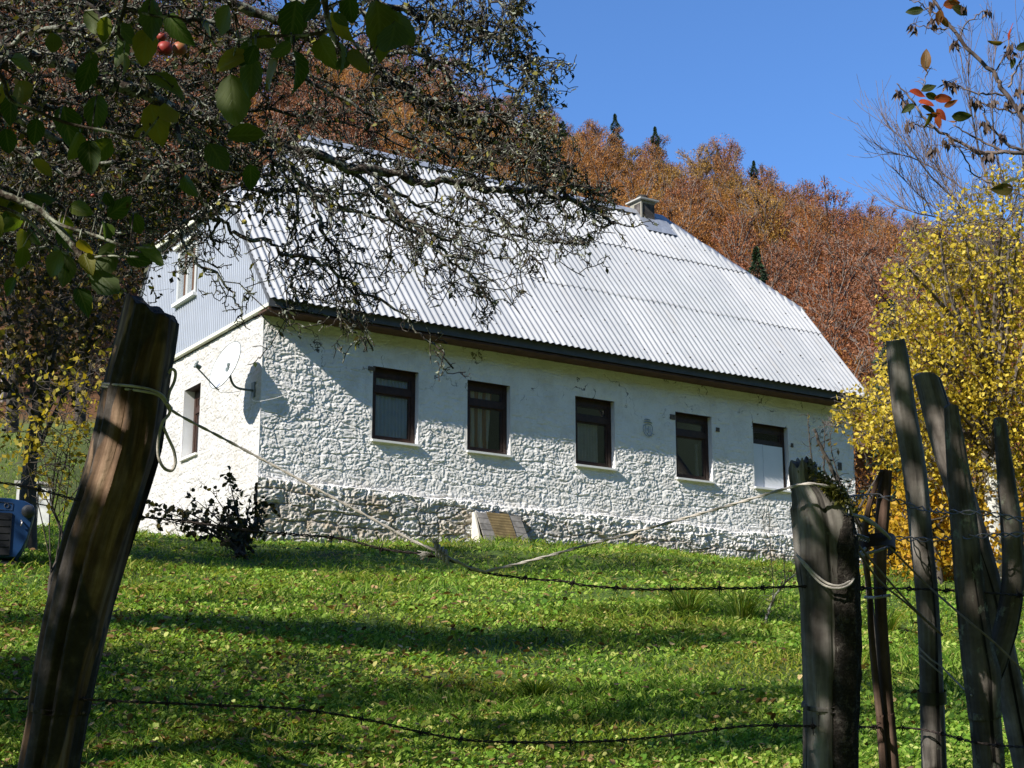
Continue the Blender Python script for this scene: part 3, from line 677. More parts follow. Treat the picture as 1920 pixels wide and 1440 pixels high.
mo = m.build('doormat', t.surf(t.mix(t.noise(t.coord(), 12, 5), t.ramp(w.outputs['Fac'], [(.3, (.14, .10, .04)), (.7, (.27, .20, .09))]), (.10, .07, .03)), .95), label='worn tan ribbed mat lying on the sloping hatch', cat='mat'); to_house(mo)

# ------------------------------------------------------------------ plants: branch growth
def grow(mb, p, d, ln, r, lvl, rg, out=None, droop=0.0, wig=.25, sides=4, kids=(7, 5), ratio=(.45, .4), ang=1.0, tips=None, minr=.0008, upb=0.0, veto=None):
    n = 5 if lvl > 0 else 4
    pts = [p]; dd = d/np.linalg.norm(d); sg = ln/n
    for k in range(n):
        dd = dd+rg.normal(size=3)*wig; dd[2] += (upb-droop)*sg*3; dd /= np.linalg.norm(dd); p = p+dd*sg; pts.append(p)
    pts = np.array(pts); rad = np.linspace(r, max(minr, r*.45), n+1)
    if veto is not None and veto(pts).any(): return
    mb.tube(pts, rad, sides if lvl > 0 else 3, cap=False)
    if out is not None: out.append((pts, rad, lvl))
    if tips is not None and lvl == 0: tips.append((pts[-1], dd))
    if lvl <= 0: return
    m = kids[lvl-1] if lvl-1 < len(kids) else 5
    for k in range(int(max(1, m*(.7+.6*rg.random())))):
        f = .15+.85*rg.random(); i = min(n-1, int(f*n)); q = pts[i]+(pts[i+1]-pts[i])*(f*n-i)
        ax = pts[i+1]-pts[i]; ax /= np.linalg.norm(ax)
        s = np.cross(ax, rg.normal(size=3)); s /= np.linalg.norm(s)+1e-9
        nd = ax*(.35+.5*rg.random())+s*ang
        grow(mb, q, nd, ln*ratio[lvl-1]*(.5+.9*rg.random()), max(minr, rad[i]*.55), lvl-1, rg, out, droop, wig, sides, kids, ratio, ang, tips, minr, upb, veto)

def along(out, n, rg, lvls=None):
    """random points and directions on grown branches"""
    seg = [(pts, rad, l) for pts, rad, l in out if lvls is None or l in lvls]
    w = np.array([np.linalg.norm(s[0][-1]-s[0][0]) for s in seg]); w /= w.sum()
    idx = rg.choice(len(seg), n, p=w); c = np.empty((n, 3)); d = np.empty((n, 3)); r = np.empty(n)
    for k, i in enumerate(idx):
        pts, rad, l = seg[i]; f = rg.random()*(len(pts)-1); a = min(int(f), len(pts)-2); c[k] = pts[a]+(pts[a+1]-pts[a])*(f-a); d[k] = pts[a+1]-pts[a]; r[k] = rad[a]
    return c, d/(np.linalg.norm(d, axis=1)[:, None]+1e-9), r

def leaf(mb, base, d, nrm, ln, wd, fold=.25, curl=.2, ser=.04, seed=0, n=9):
    """ovate toothed leaf folded on its midrib; UV across -0.5..0.5, along 0..1"""
    d = d/np.linalg.norm(d); side = np.cross(d, nrm); side /= np.linalg.norm(side)+1e-9; nrm = np.cross(side, d)
    vs = []; uv = []
    for k in range(n+1):
        t = k/n; hw = .5*wd*(sin(pi*t**.82))**.75*(1-.12*t)
        if 0 < k < n: hw *= 1+ser*(1 if k % 2 else -1)
        bend = curl*ln*(t*t)*-1
        c = base+d*ln*t*(1-.1*curl)+nrm*bend
        wv = .06*ln*sin(t*7+seed)
        for s in (-1, -.5, 0, .5, 1):
            vs.append(c+side*hw*s+nrm*(fold*hw*abs(s)+wv*s*abs(s)*.5)); uv.append((s*.5, t))
    i = np.arange(n)[:, None]*5; j = np.arange(4)[None, :]
    mb.add(vs, np.stack([i+j, i+j+1, i+j+6, i+j+5], -1).reshape(-1, 4), uv)

M_TWIG = simple('dark_twig_bark', (.06, .05, .04), .9, .6, 40)
M_LICHBARK = None
def barkmat(name, base, lich, amt=.5, sc=18):
    t = NT(name); v = t.coord('Object'); n = t.noise(v, sc, 6, .7); n2 = t.noise(v, sc*4, 4, .6)
    f = t.ramp(n, [(.62-amt*.3, (0, 0, 0)), (.70-amt*.3, (1, 1, 1))])
    col = t.mix(f, t.ramp(n2, [(.3, tuple(x*.5 for x in base)), (.7, tuple(x*1.4 for x in base))]), t.ramp(n2, [(.3, tuple(x*.6 for x in lich)), (.7, lich)]))
    return t.surf(col, .9, t.bump(n2, .8, .006), 0, .15)
M_APPLEBARK = barkmat('lichen_apple_bark', (.055, .042, .032), (.26, .27, .21), .45, 22)
M_LICHEN = leafmat('grey_green_lichen', [(0, (.14, .16, .11)), (.5, (.28, .30, .22)), (1, (.42, .44, .34))], .15, .9, .05)
M_APPLELEAF = leafmat('small_apple_leaf', [(0, (.012, .018, .006)), (.35, (.03, .045, .010)), (.6, (.06, .05, .012)), (.78, (.045, .03, .012)), (.9, (.16, .15, .02)), (1, (.22, .20, .03))], .3)
M_BIGLEAF = bigleafmat('near_apple_leaf', [(0, (.030, .060, .010)), (.4, (.055, .095, .014)), (.65, (.10, .125, .017)), (.85, (.17, .16, .022)), (1, (.26, .20, .025))], (.13, .155, .075), .5)

# ------------------------------------------------------------------ old apple tree (trunk stands outside the frame, boughs reach in)
rg = np.random.default_rng(21)
apple = empty('apple_tree', (-3.6, 6.9, float(terrain(-3.6, 6.9))), label='old lichen covered apple tree with dense gnarled twigs hanging before the house', cat='apple tree')
AB = np.array([-3.6, 6.9, float(terrain(-3.6, 6.9))])
def rel(o, base): return o
class OB(MB):
    """MB whose vertices are stored relative to a base point"""
    def __init__(s, base): super().__init__(); s.base = np.asarray(base, float)
    def add(s, v, faces, uv=None): super().add(np.asarray(v, float).reshape(-1, 3)-s.base, faces, uv)
m = OB(AB); tp = spline([AB+[0, 0, -.3], AB+[.1, -.1, .8], AB+[-.05, .05, 1.7], AB+[.2, 0, 2.3]], 30)
m.tube(tp, np.linspace(.2, .13, 30)*(1+.12*vnoise(np.arange(30)*.6, 0, 0, 3)), 14); m.build('trunk', M_APPLEBARK, apple, smooth=True)
fork = AB+np.array([.2, 0, 2.2])
BOUGHS = [  # (points px,py,depth) start radius m, child density
    ([(-420, 330, 6.7), (-150, 120, 6.6), (60, 110, 6.6), (200, 158, 6.7), (370, 212, 6.9), (520, 275, 7.1), (690, 320, 7.3), (850, 345, 7.5), (1000, 355, 7.6), (1100, 385, 7.7), (1150, 415, 7.8)], .046, 1.0),
    ([(-420, 330, 6.9), (-200, -60, 7.2), (100, -70, 7.4), (420, 0, 7.7), (640, 100, 7.9), (790, 185, 8.0), (920, 262, 8.1), (1040, 322, 8.2), (1130, 372, 8.3)], .042, 1.0),
    ([(-200, -60, 7.3), (250, -180, 8.0), (560, -70, 8.3), (760, 20, 8.4), (870, 40, 8.5), (960, 90, 8.5), (1000, 135, 8.5)], .032, 1.2),
    ([(560, -70, 8.3), (780, -60, 8.2), (900, -10, 8.2), (985, 40, 8.2)], .018, 1.2),
    ([(300, 190, 6.9), (365, 300, 6.8), (375, 365, 6.8), (420, 420, 6.8), (540, 470, 6.9), (660, 530, 7.0), (760, 600, 7.0), (850, 685, 7.0)], .016, .75),
    ([(375, 365, 6.8), (340, 450, 6.7), (420, 530, 6.7), (455, 595, 6.7)], .010, .7),
    ([(690, 320, 7.3), (760, 410, 7.2), (850, 490, 7.1), (930, 570, 7.1)], .013, .9),
    ([(850, 345, 7.5), (930, 400, 7.4), (1000, 440, 7.4), (1100, 460, 7.4)], .010, .8),
    ([(520, 275, 7.1), (590, 390, 7.0), (640, 500, 7.0), (700, 655, 7.0)], .012, .8),
    ([(640, 300, 7.4), (780, 430, 7.6), (900, 540, 7.7), (905, 600, 7.7)], .012, .9),
    ([(790, 185, 8.0), (900, 215, 7.9), (985, 235, 7.9), (1050, 300, 7.9)], .013, 1.2),
    ([(640, 100, 7.9), (760, 100, 8.0), (880, 130, 8.1), (980, 165, 8.1), (1010, 120, 8.1)], .014, 1.3),
    ([(-100, 140, 6.6), (80, 250, 6.8), (240, 330, 7.0), (420, 350, 7.2), (600, 360, 7.4), (740, 370, 7.5)], .022, 1.1),
    ([(-300, 250, 6.8), (-60, 330, 7.4), (150, 400, 7.8), (300, 430, 8.0), (420, 400, 8.1)], .02, .9),
    ([(60, 110, 6.6), (180, 40, 6.8), (320, 30, 7.0), (480, 80, 7.2), (640, 190, 7.4), (800, 270, 7.5), (930, 310, 7.6)], .02, 1.2),
    ([(-150, 120, 7.0), (60, 190, 7.6), (260, 240, 8.0), (460, 210, 8.2), (640, 230, 8.4), (820, 300, 8.5)], .02, 1.2),
    ([(370, 212, 6.9), (470, 260, 6.8), (560, 340, 6.8), (680, 400, 6.8), (820, 440, 6.9), (930, 480, 6.9), (1015, 490, 6.9)], .012, .9),
    ([(100, -70, 7.4), (200, 20, 7.6), (330, 100, 7.8), (460, 130, 8.0), (600, 150, 8.1), (700, 190, 8.2)], .018, 1.2),
    ([(690, 320, 7.6), (820, 400, 7.9), (950, 440, 8.0), (1040, 450, 8.0), (1100, 445, 8.0)], .010, .8),
    ([(560, -70, 8.3), (700, 40, 8.1), (800, 110, 8.1), (880, 190, 8.0), (950, 215, 8.0), (1000, 190, 8.0)], .014, 1.3),
    ([(250, -180, 8.0), (520, -20, 7.9), (640, 60, 7.8), (740, 150, 7.8), (830, 240, 7.8), (940, 290, 7.8), (1030, 300, 7.8)], .018, 1.2),
    ([(780, -60, 8.2), (850, 60, 8.2), (930, 60, 8.2), (975, 15, 8.2)], .010, 1.3),
    ([(-100, 140, 6.6), (60, 60, 6.5), (200, 90, 6.5), (330, 170, 6.6), (450, 230, 6.7)], .014, 1.1),
    ([(-300, 250, 6.8), (-50, 260, 6.6), (120, 320, 6.6), (260, 300, 6.7), (380, 320, 6.8), (470, 300, 6.8)], .016, 1.1),
    ([(-300, 250, 6.8), (-60, 420, 7.2), (60, 470, 7.4), (180, 440, 7.6), (280, 470, 7.7)], .014, .8),
    ([(-300, 100, 7.4), (-60, 60, 7.6), (120, 20, 7.8), (280, -20, 8.0), (420, -40, 8.1)], .016, 1.3),
    ([(-300, 250, 7.6), (-40, 180, 7.9), (140, 130, 8.1), (300, 150, 8.3), (420, 190, 8.4)], .016, 1.4),
    ([(-300, 250, 7.8), (-40, 300, 8.2), (120, 280, 8.4), (260, 250, 8.5), (400, 270, 8.6), (520, 240, 8.6)], .016, 1.4),
    ([(-300, 250, 6.8), (-60, 380, 8.2), (80, 360, 8.5), (220, 380, 8.6), (340, 370, 8.6)], .014, 1.3),
    ([(-300, 60, 6.9), (-60, 20, 7.1), (100, 60, 7.2), (230, 120, 7.3), (340, 220, 7.4), (400, 300, 7.4)], .014, 1.4),
    ([(-300, 160, 7.1), (-40, 230, 7.3), (110, 190, 7.4), (240, 200, 7.6), (380, 260, 7.7), (500, 330, 7.8)], .014, 1.4),
    ([(-200, -60, 7.3), (40, 20, 7.6), (200, -10, 7.8), (360, 60, 8.0), (520, 60, 8.2), (640, 20, 8.3)], .014, 1.3),
    ([(-300, 330, 7.2), (-60, 450, 7.4), (80, 430, 7.5), (200, 390, 7.6), (330, 420, 7.7), (430, 380, 7.7)], .013, 1.2),
    ([(520, 275, 7.1), (560, 420, 7.2), (545, 520, 7.2), (560, 570, 7.2)], .008, .8),
]
OUTA = []; twig = OB(AB); tips = []
for k, (pp, r0, dens) in enumerate(BOUGHS):
    pts = spline([P(*q) for q in pp], 14*len(pp)); n = len(pts)
    pts = pts+.02*np.stack([vnoise(np.arange(n)*.33, k*7.3, c, 9) for c in range(3)], 1)+.012*np.stack([vnoise(np.arange(n)*.9, k*3.3, c, 19) for c in range(3)], 1)
    rad = np.linspace(r0*.8, max(.0035, r0*.16), n)*(1+.16*vnoise(np.arange(n)*.5, k, 0, 4))
    bo = OB(AB); bo.tube(pts, rad, 9); bo.build('branch', M_APPLEBARK, apple, smooth=True); OUTA.append((pts, rad, 3))
    seglen = np.linalg.norm(np.diff(pts, axis=0), axis=1).sum(); nk = int(seglen/.038*dens)
    for _ in range(nk):
        i = int(rg.integers(int(n*.12), n-1)); px, py, dd = proj(pts[i])
        ax = pts[i+1]-pts[i]; ax /= np.linalg.norm(ax); s = np.cross(ax, rg.normal(size=3)); s /= np.linalg.norm(s)
        d = ax*(.3+.7*rg.random())+s; ln = (.08+.27*rg.random()**1.4)*(1 if i < n*.85 else .7)
        grow(twig, pts[i], d, ln, min(rad[i]*.55, .0068), 2, rg, OUTA, droop=.7, wig=.5, kids=(4, 3), ratio=(.40, .48), ang=1.15, tips=tips, minr=.0021)
# boughs of the same crown that stay above and beside the frame: they shade the posts and the lawn
def inframe(c, mx=60):
    x, y, d = proj(c); return (d > .3) & (x > -mx) & (x < 1920+mx) & (y > -mx) & (y < 1440+mx)
OUTS = []
for k in range(26):
    a = rg.uniform(-2.6, 1.2); d = np.array([cos(a), sin(a)*1.0, .35+.4*rg.random()]); 
    mbx = twig; p0 = fork+rg.normal(size=3)*.1; 
    grow(mbx, p0, d, rg.uniform(1.5, 2.6), .03, 2, rg, OUTS, droop=.02, wig=.2, kids=(5, 7), ratio=(.4, .5), minr=.003, veto=inframe)
twig.build('twigs', barkmat('lichen_twig_bark', (.045, .037, .030), (.28, .29, .235), .32, 30), apple)
# lichen tufts and small withered leaves on the twigs
c, d, r = along(OUTA, 30000, rg, (1, 2, 3)); lm = OB(AB); k = len(c)
cl = (vnoise(c[:, 0]*5, c[:, 1]*5, c[:, 2]*5, 6) > -.05); c = c[cl]; k = len(c)
off = rdirs(k, rg); lm.quads(c+off*.006, rdirs(k, rg), perp(rdirs(k, rg), rg), .008+.020*rg.random(k)**2, .006+.012*rg.random(k)**2); lm.build('lichen', M_LICHEN, apple)
c, d, r = along(OUTA, 15000, rg, (0, 1)); x, y, dep = proj(c)
keep = rg.random(len(c)) < np.where((x > 760) & (y < 330), .72, np.where(y > 420, .16, np.where(x < 520, .85, .5))); c = c[keep]; d = d[keep]; k = len(c)
lv = OB(AB); dn = d*.4+rdirs(k, rg)*.8+np.array([0, 0, -.55]); dn /= np.linalg.norm(dn, axis=1)[:, None]; w = perp(dn, rg); ll = .022+.02*rg.random(k)
lv.quads(c+dn*ll[:, None]*.5, dn, w, ll, ll*(.35+.3*rg.random(k))); lv.build('foliage', M_APPLELEAF, apple)
# shading leaves, outside the frame
def shade_cloud(spots, per, rad, base):
    mm = OB(base)
    for (x, y, z) in spots:
        n = per; c = np.array([x, y, z])+rg.normal(size=(n, 3))*np.array(rad); c = c[~inframe(c, 140)]
        for lp, lr in LIT:
            e = c-lp; c = c[np.linalg.norm(e-np.outer(e@-LIGHT, -LIGHT), axis=1) > lr]
        n = len(c)
        if n: 
            dd = rdirs(n, rg); mm.quads(c, dd, perp(dd, rg), .06+.05*rg.random(n), .04+.02*rg.random(n))
    return mm
SH = []
BK = -LIGHT/-LIGHT[2]          # step towards the sun per metre of height
LITQ = [(232, 850, 3.55, .085), (245, 880, 3.55, .085), (225, 880, 3.55, .085), (215, 840, 3.55, .085), (1712, 895, 3.85, .045), (1775, 850, 4.08, .05), (1802, 950, 4.08, .045), (1548, 955, 3.45, .05), (1522, 1150, 3.43, .03), (1526, 1190, 3.43, .03), (1550, 1330, 3.43, .03), (1665, 1330, 3.83, .035), (1745, 1350, 3.86, .03), (1840, 1250, 3.66, .03), (1890, 940, 3.76, .03), (1690, 770, 3.86, .03), (1726, 1040, 3.86, .035), (1738, 1150, 3.86, .03), (1822, 1120, 3.68, .035), (1683, 690, 3.86, .03), (1758, 790, 4.08, .04), (1800, 880, 3.68, .03), (1902, 1070, 3.74, .03), (1850, 1380, 3.66, .035), (1880, 1230, 4.08, .04), (1500, 1010, 3.44, .025), (1520, 1380, 3.43, .03),
        (520, 876, 3.57, .05), (600, 920, 3.57, .05), (700, 974, 3.57, .05), (800, 1026, 3.55, .05), (1000, 1050, 3.53, .05), (1100, 1022, 3.51, .05), (1200, 995, 3.5, .05), (1300, 967, 3.48, .05), (1400, 938, 3.46, .05), (1560, 1098, 3.42, .025),
        (20, 370, 2.62, .05), (85, 402, 2.62, .05), (130, 452, 2.62, .05), (175, 505, 2.62, .05), (220, 540, 2.63, .05), (20, 135, 2.65, .045), (178, 225, 2.74, .04), (115, 480, 2.6, .04), (205, 435, 2.58, .04), (460, 255, 2.8, .03)]
LIT = [(P(*q[:3]), q[3]) for q in LITQ]  # spots kept sunlit by gaps carved through the unseen leaves
for k in range(380):           # where the crown's shade falls on the lawn: two long bands and the left side
    q = rg.random()
    if q < .48: x, y = rg.uniform(-4.2, 2.2), rg.normal(12.9, .26)
    elif q < .66: x, y = rg.uniform(-4.0, -.2), rg.normal(10.3, .5)
    elif q < .72: x, y = rg.uniform(-3.8, -2.0), rg.uniform(8.6, 9.8)
    else: x, y = rg.uniform(.2, 2.9), rg.normal(15.2, .5)
    h = rg.uniform(2.3, 4.6); g = np.array([x, y, float(terrain(x, y))]); SH.append(tuple(g+BK*h))
SH = [q for q in SH if not inframe(np.array([q]), 120)[0] and -7.5 < q[0] < 1.5]
for k in range(360): SH.append((rg.uniform(-4.6, .5), rg.uniform(-.9, 2.7), rg.uniform(2.1, 3.4)))
for k in range(120): SH.append((rg.uniform(-.6, 4.2), rg.uniform(-2.6, 2.6), rg.uniform(2.3, 3.8)))  # unseen clusters added overhead only to keep sky light off the posts
for k in range(46): SH.append((rg.uniform(-1.9, .2), rg.uniform(1.7, 3.3), rg.uniform(1.75, 2.4)))  # unseen clusters added to darken the near leaves below
shade_cloud(SH, 125, (.24, .24, .15), AB).build('crown', M_APPLELEAF, apple)  # unseen leaf clusters placed to shape sun and sky shade

# near branch of the apple tree with large leaves
NEAR = [([(-60, 335, 2.62), (0, 362, 2.62), (45, 380, 2.62), (85, 402, 2.62), (130, 452, 2.62), (165, 497, 2.62), (195, 525, 2.63), (232, 548, 2.64)], .0062, .004),
        ([(85, 402, 2.62), (115, 422, 2.6), (180, 442, 2.58), (230, 460, 2.56), (285, 465, 2.55)], .003, .0018),
        ([(165, 485, 2.62), (200, 480, 2.6), (260, 482, 2.58)], .0022, .0015),
        ([(-60, 100, 2.7), (0, 140, 2.7), (18, 185, 2.7), (60, 205, 2.72), (130, 232, 2.74), (200, 246, 2.75), (265, 262, 2.78)], .0042, .002),
        ([(-40, 380, 2.5), (20, 395, 2.5), (60, 420, 2.5), (92, 452, 2.5), (130, 480, 2.5)], .003, .0018),
        ([(250, -60, 2.8), (233, 15, 2.8), (222, 60, 2.8), (235, 80, 2.8)], .004, .002),
        ([(222, 60, 2.8), (190, 85, 2.8), (140, 110, 2.82)], .0022, .0014),
        ([(600, -60, 2.5), (610, 10, 2.5), (620, 57, 2.5), (648, 100, 2.5), (690, 125, 2.5)], .0055, .003),
        ([(620, 57, 2.5), (573, 66, 2.5), (500, 68, 2.52), (448, 74, 2.55)], .003, .0016),
        ([(235, 15, 2.8), (290, 30, 2.78), (340, 35, 2.78), (400, 75, 2.78)], .003, .0015),
        ([(265, 262, 2.78), (300, 215, 2.78), (325, 160, 2.8)], .002, .0014)]
nb = OB(AB); NP = []
for pp, r0, r1 in NEAR:
    pts = spline([P(*q) for q in pp], 10*len(pp)); n = len(pts); nb.tube(pts, np.linspace(r0, r1, n)*(1+.15*vnoise(np.arange(n)*.8, r0*900, 0, 2)), 8); NP.append(pts)
# the near branch springs from the trunk, outside the frame
nb.tube(spline([fork, P(-900, 60, 4.2), P(-420, 180, 3.0), P(-60, 335, 2.62)], 20), np.linspace(.03, .007, 20), 8)
nb.tube(spline([fork, P(-700, -200, 4.2), P(-250, -20, 3.0), P(-60, 100, 2.7)], 20), np.linspace(.025, .0045, 20), 8)
nb.tube(spline([fork, P(-500, -700, 4.6), P(100, -420, 3.2), P(250, -60, 2.8)], 20), np.linspace(.025, .0045, 20), 8)
nb.tube(spline([fork, P(-300, -900, 4.6), P(350, -500, 3.2), P(600, -60, 2.5)], 20), np.linspace(.025, .006, 20), 8)
NPA = np.concatenate(NP)
LV = [(20, 110, 62, 25), (38, 150, 62, 78), (22, 178, 66, 95), (172, 112, 80, 108), (232, 100, 52, 88), (278, 52, 84, 98), (285, -5, 95, 92), (272, 140, 88, 8), (468, 105, 86, 168),
      (432, 138, 108, 84), (472, 105, 92, 92), (470, 62, 66, 28), (550, 95, 98, 76), (282, 195, 92, 74), (118, 198, 98, 78), (182, 178, 76, 94), (166, 262, 76, 85),
      (70, 222, 58, 98), (424, 256, 84, -4), (706, 0, 128, 82), (655, -15, 74, 88), (556, 0, 92, 100), (622, 20, 84, 66), (735, 20, 86, 58), (468, 308, 58, 82), (392, 268, 70, 58),
      (44, 462, 52, 96), (112, 430, 46, 62), (104, 462, 62, 72), (118, 402, 60, 80), (158, 475, 46, 70), (178, 505, 74, 48), (236, 480, 56, 18), (262, 468, 66, 24), (198, 418, 34, 80),
      (200, 405, 70, -32), (132, 385, 50, 20), (48, 362, 74, 28), (40, 412, 60, 150), (86, 388, 62, 70), (390, 40, 60, 100), (520, 110, 72, 110), (10, 240, 60, 80), (60, 300, 55, 40),
      (160, 20, 60, 60), (200, 30, 60, 100), (100, 60, 56, 90), (660, 90, 70, 70), (740, 40, 96, 96), (600, 0, 60, 130), (430, 10, 70, 110), (145, 540, 56, 60), (30, 520, 46, 120), (195, 360, 40, 60), (250, 400, 52, 70), (345, 330, 44, 70)]
bl = OB(AB); k = 0
xx, yy, _d = proj(NPA); ok_ = np.nonzero((xx > -40) & (xx < 760) & (yy > -30) & (yy < 540))[0]
for _ in range(34):
    i = int(rg.choice(ok_)); LV.append((xx[i]+rg.uniform(-14, 14), yy[i]+rg.uniform(-6, 16), rg.uniform(36, 84), rg.uniform(20, 150)))
for (x, y, ln, an) in LV:
    k += 1; dist = np.argmin(np.hypot(*(np.array(proj(NPA)[:2])-np.array([[x], [y]])))); dep = np.linalg.norm(NPA[dist])*.98+rg.uniform(-.08, .1)
    b = P(x, y, dep); ln = ln*.9; a = radians(an); tip = P(x+ln*cos(a), y+ln*sin(a), dep+rg.uniform(-.03, .03)); d = tip-b; L_ = np.linalg.norm(d)
    view = b/np.linalg.norm(b); nr = -view*.9+rg.normal(size=3)*.55
    if rg.random() < .3: nr = -nr
    leaf(bl, b, d, nr, L_, L_*rg.uniform(.55, .72), rg.uniform(.1, .6), rg.uniform(-.15, .5), rg.uniform(.03, .08), k)
    nb.tube(spline([NPA[dist], (NPA[dist]+b)/2+np.array([0, 0, .01]), b], 6), [.0014]*6, 4)
nb.build('near_branch', M_APPLEBARK, apple, smooth=True)
bl.build('large_leaves', M_BIGLEAF, apple, smooth=True)
# apples
def applemat(name, a, b):
    t = NT(name); v = t.coord('Object'); n = t.noise(v, 30, 4, .6); return t.surf(t.ramp(n, [(.35, a), (.65, b)]), .48, None, 0, .3)
M_RED = applemat('red_apple_skin', (.30, .025, .025), (.20, .04, .02)); M_BLUSH = applemat('blush_apple_skin', (.30, .05, .035), (.26, .14, .035)); M_YEL = applemat('yellow_apple_skin', (.45, .36, .06), (.5, .42, .10))
def apple_fruit(px, py, dep, r, mat, label, group=None):
    c = P(px, py, dep); o = empty('apple', c, label=label, cat='apple', group=group)
    m = MB(); A = []; S = 20
    for k in range(15):
        th = pi*k/14
        for s in range(S):
            a = 2*pi*s/S; rr = r*sin(th)*(1+.03*cos(5*a)*(th > 2)); zz = r*.92*cos(th)-.22*r*np.exp(-(sin(th)/.32)**2)*np.sign(cos(th)); A.append((rr*cos(a), rr*sin(a), zz))
    i = np.arange(14)[:, None]*S; j = np.arange(S)[None, :]; j2 = (j+1) % S
    m.add(A, np.stack([i+j, i+S+j, i+S+j2, i+j2], -1).reshape(-1, 4)); m.build('fruit', mat, o, smooth=True)
    m = MB(); m.tube([(0, 0, r*.6), (.001, 0, r*1.1), (.004, 0, r*1.7)], .0016, 5); m.build('stalk', M_TWIG, o)
apple_fruit(303, 69, 6.7, .019, M_RED, 'small bright red apple peeping out above the other two apples')
apple_fruit(309, 91, 6.8, .032, M_RED, 'dark red apple beside the blushed apple under dark leaves')
apple_fruit(337, 91, 6.75, .030, M_BLUSH, 'blushed red and yellow apple with a pale shine')
apple_fruit(458, 416, 7.2, .012, M_YEL, 'tiny yellow apple among twigs before the white roof')
apple_fruit(174, 367, 7.0, .009, M_RED, 'tiny red fruit among yellow leaves')

# ------------------------------------------------------------------ cherry tree whose sprays hang in from the side
rg = np.random.default_rng(33); CB = np.array([3.4, 6.2, float(terrain(3.4, 6.2))])
cherry = empty('cherry_tree', CB, label='bare cherry tree sprays with red and green leaves and withered clusters against the sky', cat='cherry tree')
M_CHBARK = simple('grey_cherry_bark', (.13, .10, .09), .7, .5, 25); M_CHLEAF = bigleafmat('cherry_leaf', [(0, (.03, .05, .012)), (.4, (.06, .06, .015)), (.55, (.14, .08, .02)), (.75, (.34, .07, .025)), (1, (.42, .05, .02))], (.3, .2, .1), .5)
M_WITHER = leafmat('withered_brown_leaf', [(0, (.035, .022, .018)), (.6, (.09, .06, .045)), (1, (.16, .11, .08))], .15)
m = OB(CB); ct = spline([CB+[0, 0, -.3], CB+[-.05, .05, 1.2], CB+[.05, 0, 2.2], P(2150, 380, 6.1)], 24); m.tube(ct, np.linspace(.11, .035, 24), 12); m.build('trunk', M_CHBARK, cherry, smooth=True)
CH = [([(2150, 380, 6.1), (1990, 300, 6.05), (1920, 223, 6.0), (1880, 167, 6), (1863, 137, 6), (1813, 90, 6), (1777, 43, 6), (1753, 5, 6), (1735, -40, 6)], .011, .0045),
      ([(2150, 380, 6.1), (2000, 300, 6), (1920, 287, 5.9), (1847, 287, 5.9), (1800, 267, 5.9), (1753, 240, 5.9), (1727, 213, 5.9), (1707, 183, 5.9), (1680, 158, 5.9)], .009, .0022),
      ([(1920, 287, 5.9), (1880, 262, 5.9), (1850, 225, 5.9), (1845, 205, 5.9)], .006, .002), ([(1880, 285, 5.9), (1830, 258, 5.92), (1787, 233, 5.92)], .005, .002),
      ([(1887, 178, 6), (1840, 175, 6), (1800, 162, 6), (1773, 150, 6)], .004, .0018), ([(1905, 212, 6), (1860, 200, 6), (1820, 180, 6)], .004, .0018),
      ([(1798, 72, 6), (1812, 45, 6), (1845, 22, 6), (1853, 18, 6)], .003, .0015), ([(1777, 55, 6), (1745, 55, 6), (1711, 44, 6)], .003, .0014), ([(1757, 28, 6), (1730, 10, 6), (1708, 0, 6)], .003, .0014),
      ([(1863, 137, 6), (1885, 105, 6), (1895, 75, 6), (1893, 60, 6)], .003, .0014), ([(1890, 165, 6), (1915, 110, 6), (1935, 80, 6)], .004, .002), ([(1728, 172, 5.9), (1737, 140, 5.9), (1736, 128, 5.9)], .0022, .0014),
      ([(1753, 240, 5.9), (1720, 235, 5.9), (1700, 226, 5.9)], .0025, .0012), ([(1800, 267, 5.9), (1770, 250, 5.9)], .002, .0012), ([(1847, 287, 5.9), (1800, 276, 5.9), (1750, 272, 5.9)], .0025, .0013),
      ([(2000, 400, 5.9), (1930, 372, 5.8), (1890, 350, 5.8)], .004, .0015), ([(1800, 280, 5.9), (1830, 330, 5.95), (1880, 355, 5.95), (1900, 365, 5.95)], .003, .0014)]
OUTC = []; cb = OB(CB)
for pp, r0, r1 in CH:
    pts = spline([P(*q) for q in pp], 8*len(pp)); n = len(pts); pts = pts+.006*np.stack([vnoise(np.arange(n)*.5, r0*700+c, c, 2) for c in range(3)], 1)
    cb.tube(pts, np.linspace(r0, r1, n), 7); OUTC.append((pts, np.linspace(r0, r1, n), 1))
    for _ in range(int(n*.55)):
        i = int(rg.integers(0, n-1)); d = rg.normal(size=3); grow(cb, pts[i], d, .02+.03*rg.random(), .0016, 0, rg, None, wig=.2, minr=.001)
cb.build('branch', M_CHBARK, cherry, smooth=True)
cl = OB(CB); CLV = [(1737, 132, 36, -92), (1704, 172, 30, 10), (1728, 172, 28, -28), (1735, 176, 24, 20), (1752, 184, 30, 2), (1722, 190, 26, 10), (1728, 198, 26, 25), (1770, 200, 24, -25), (1756, 204, 24, 50), (1764, 214, 24, 175), (1746, 212, 26, 110),
       (1758, 212, 26, 85), (1784, 218, 34, 0), (1776, 226, 16, 10), (1908, 335, 42, 160), (1900, 355, 34, 180), (1905, 358, 24, 90), (1732, 18, 30, 172), (1764, 18, 26, 100), (1768, 10, 30, -10), (1784, 14, 30, 20), (1778, 2, 24, -60), (1892, 76, 28, -85), (1880, 80, 24, 180), (1903, 108, 20, 110), (1905, 92, 28, -20), (1765, 30, 22, 60), (1715, 196, 24, 150)]
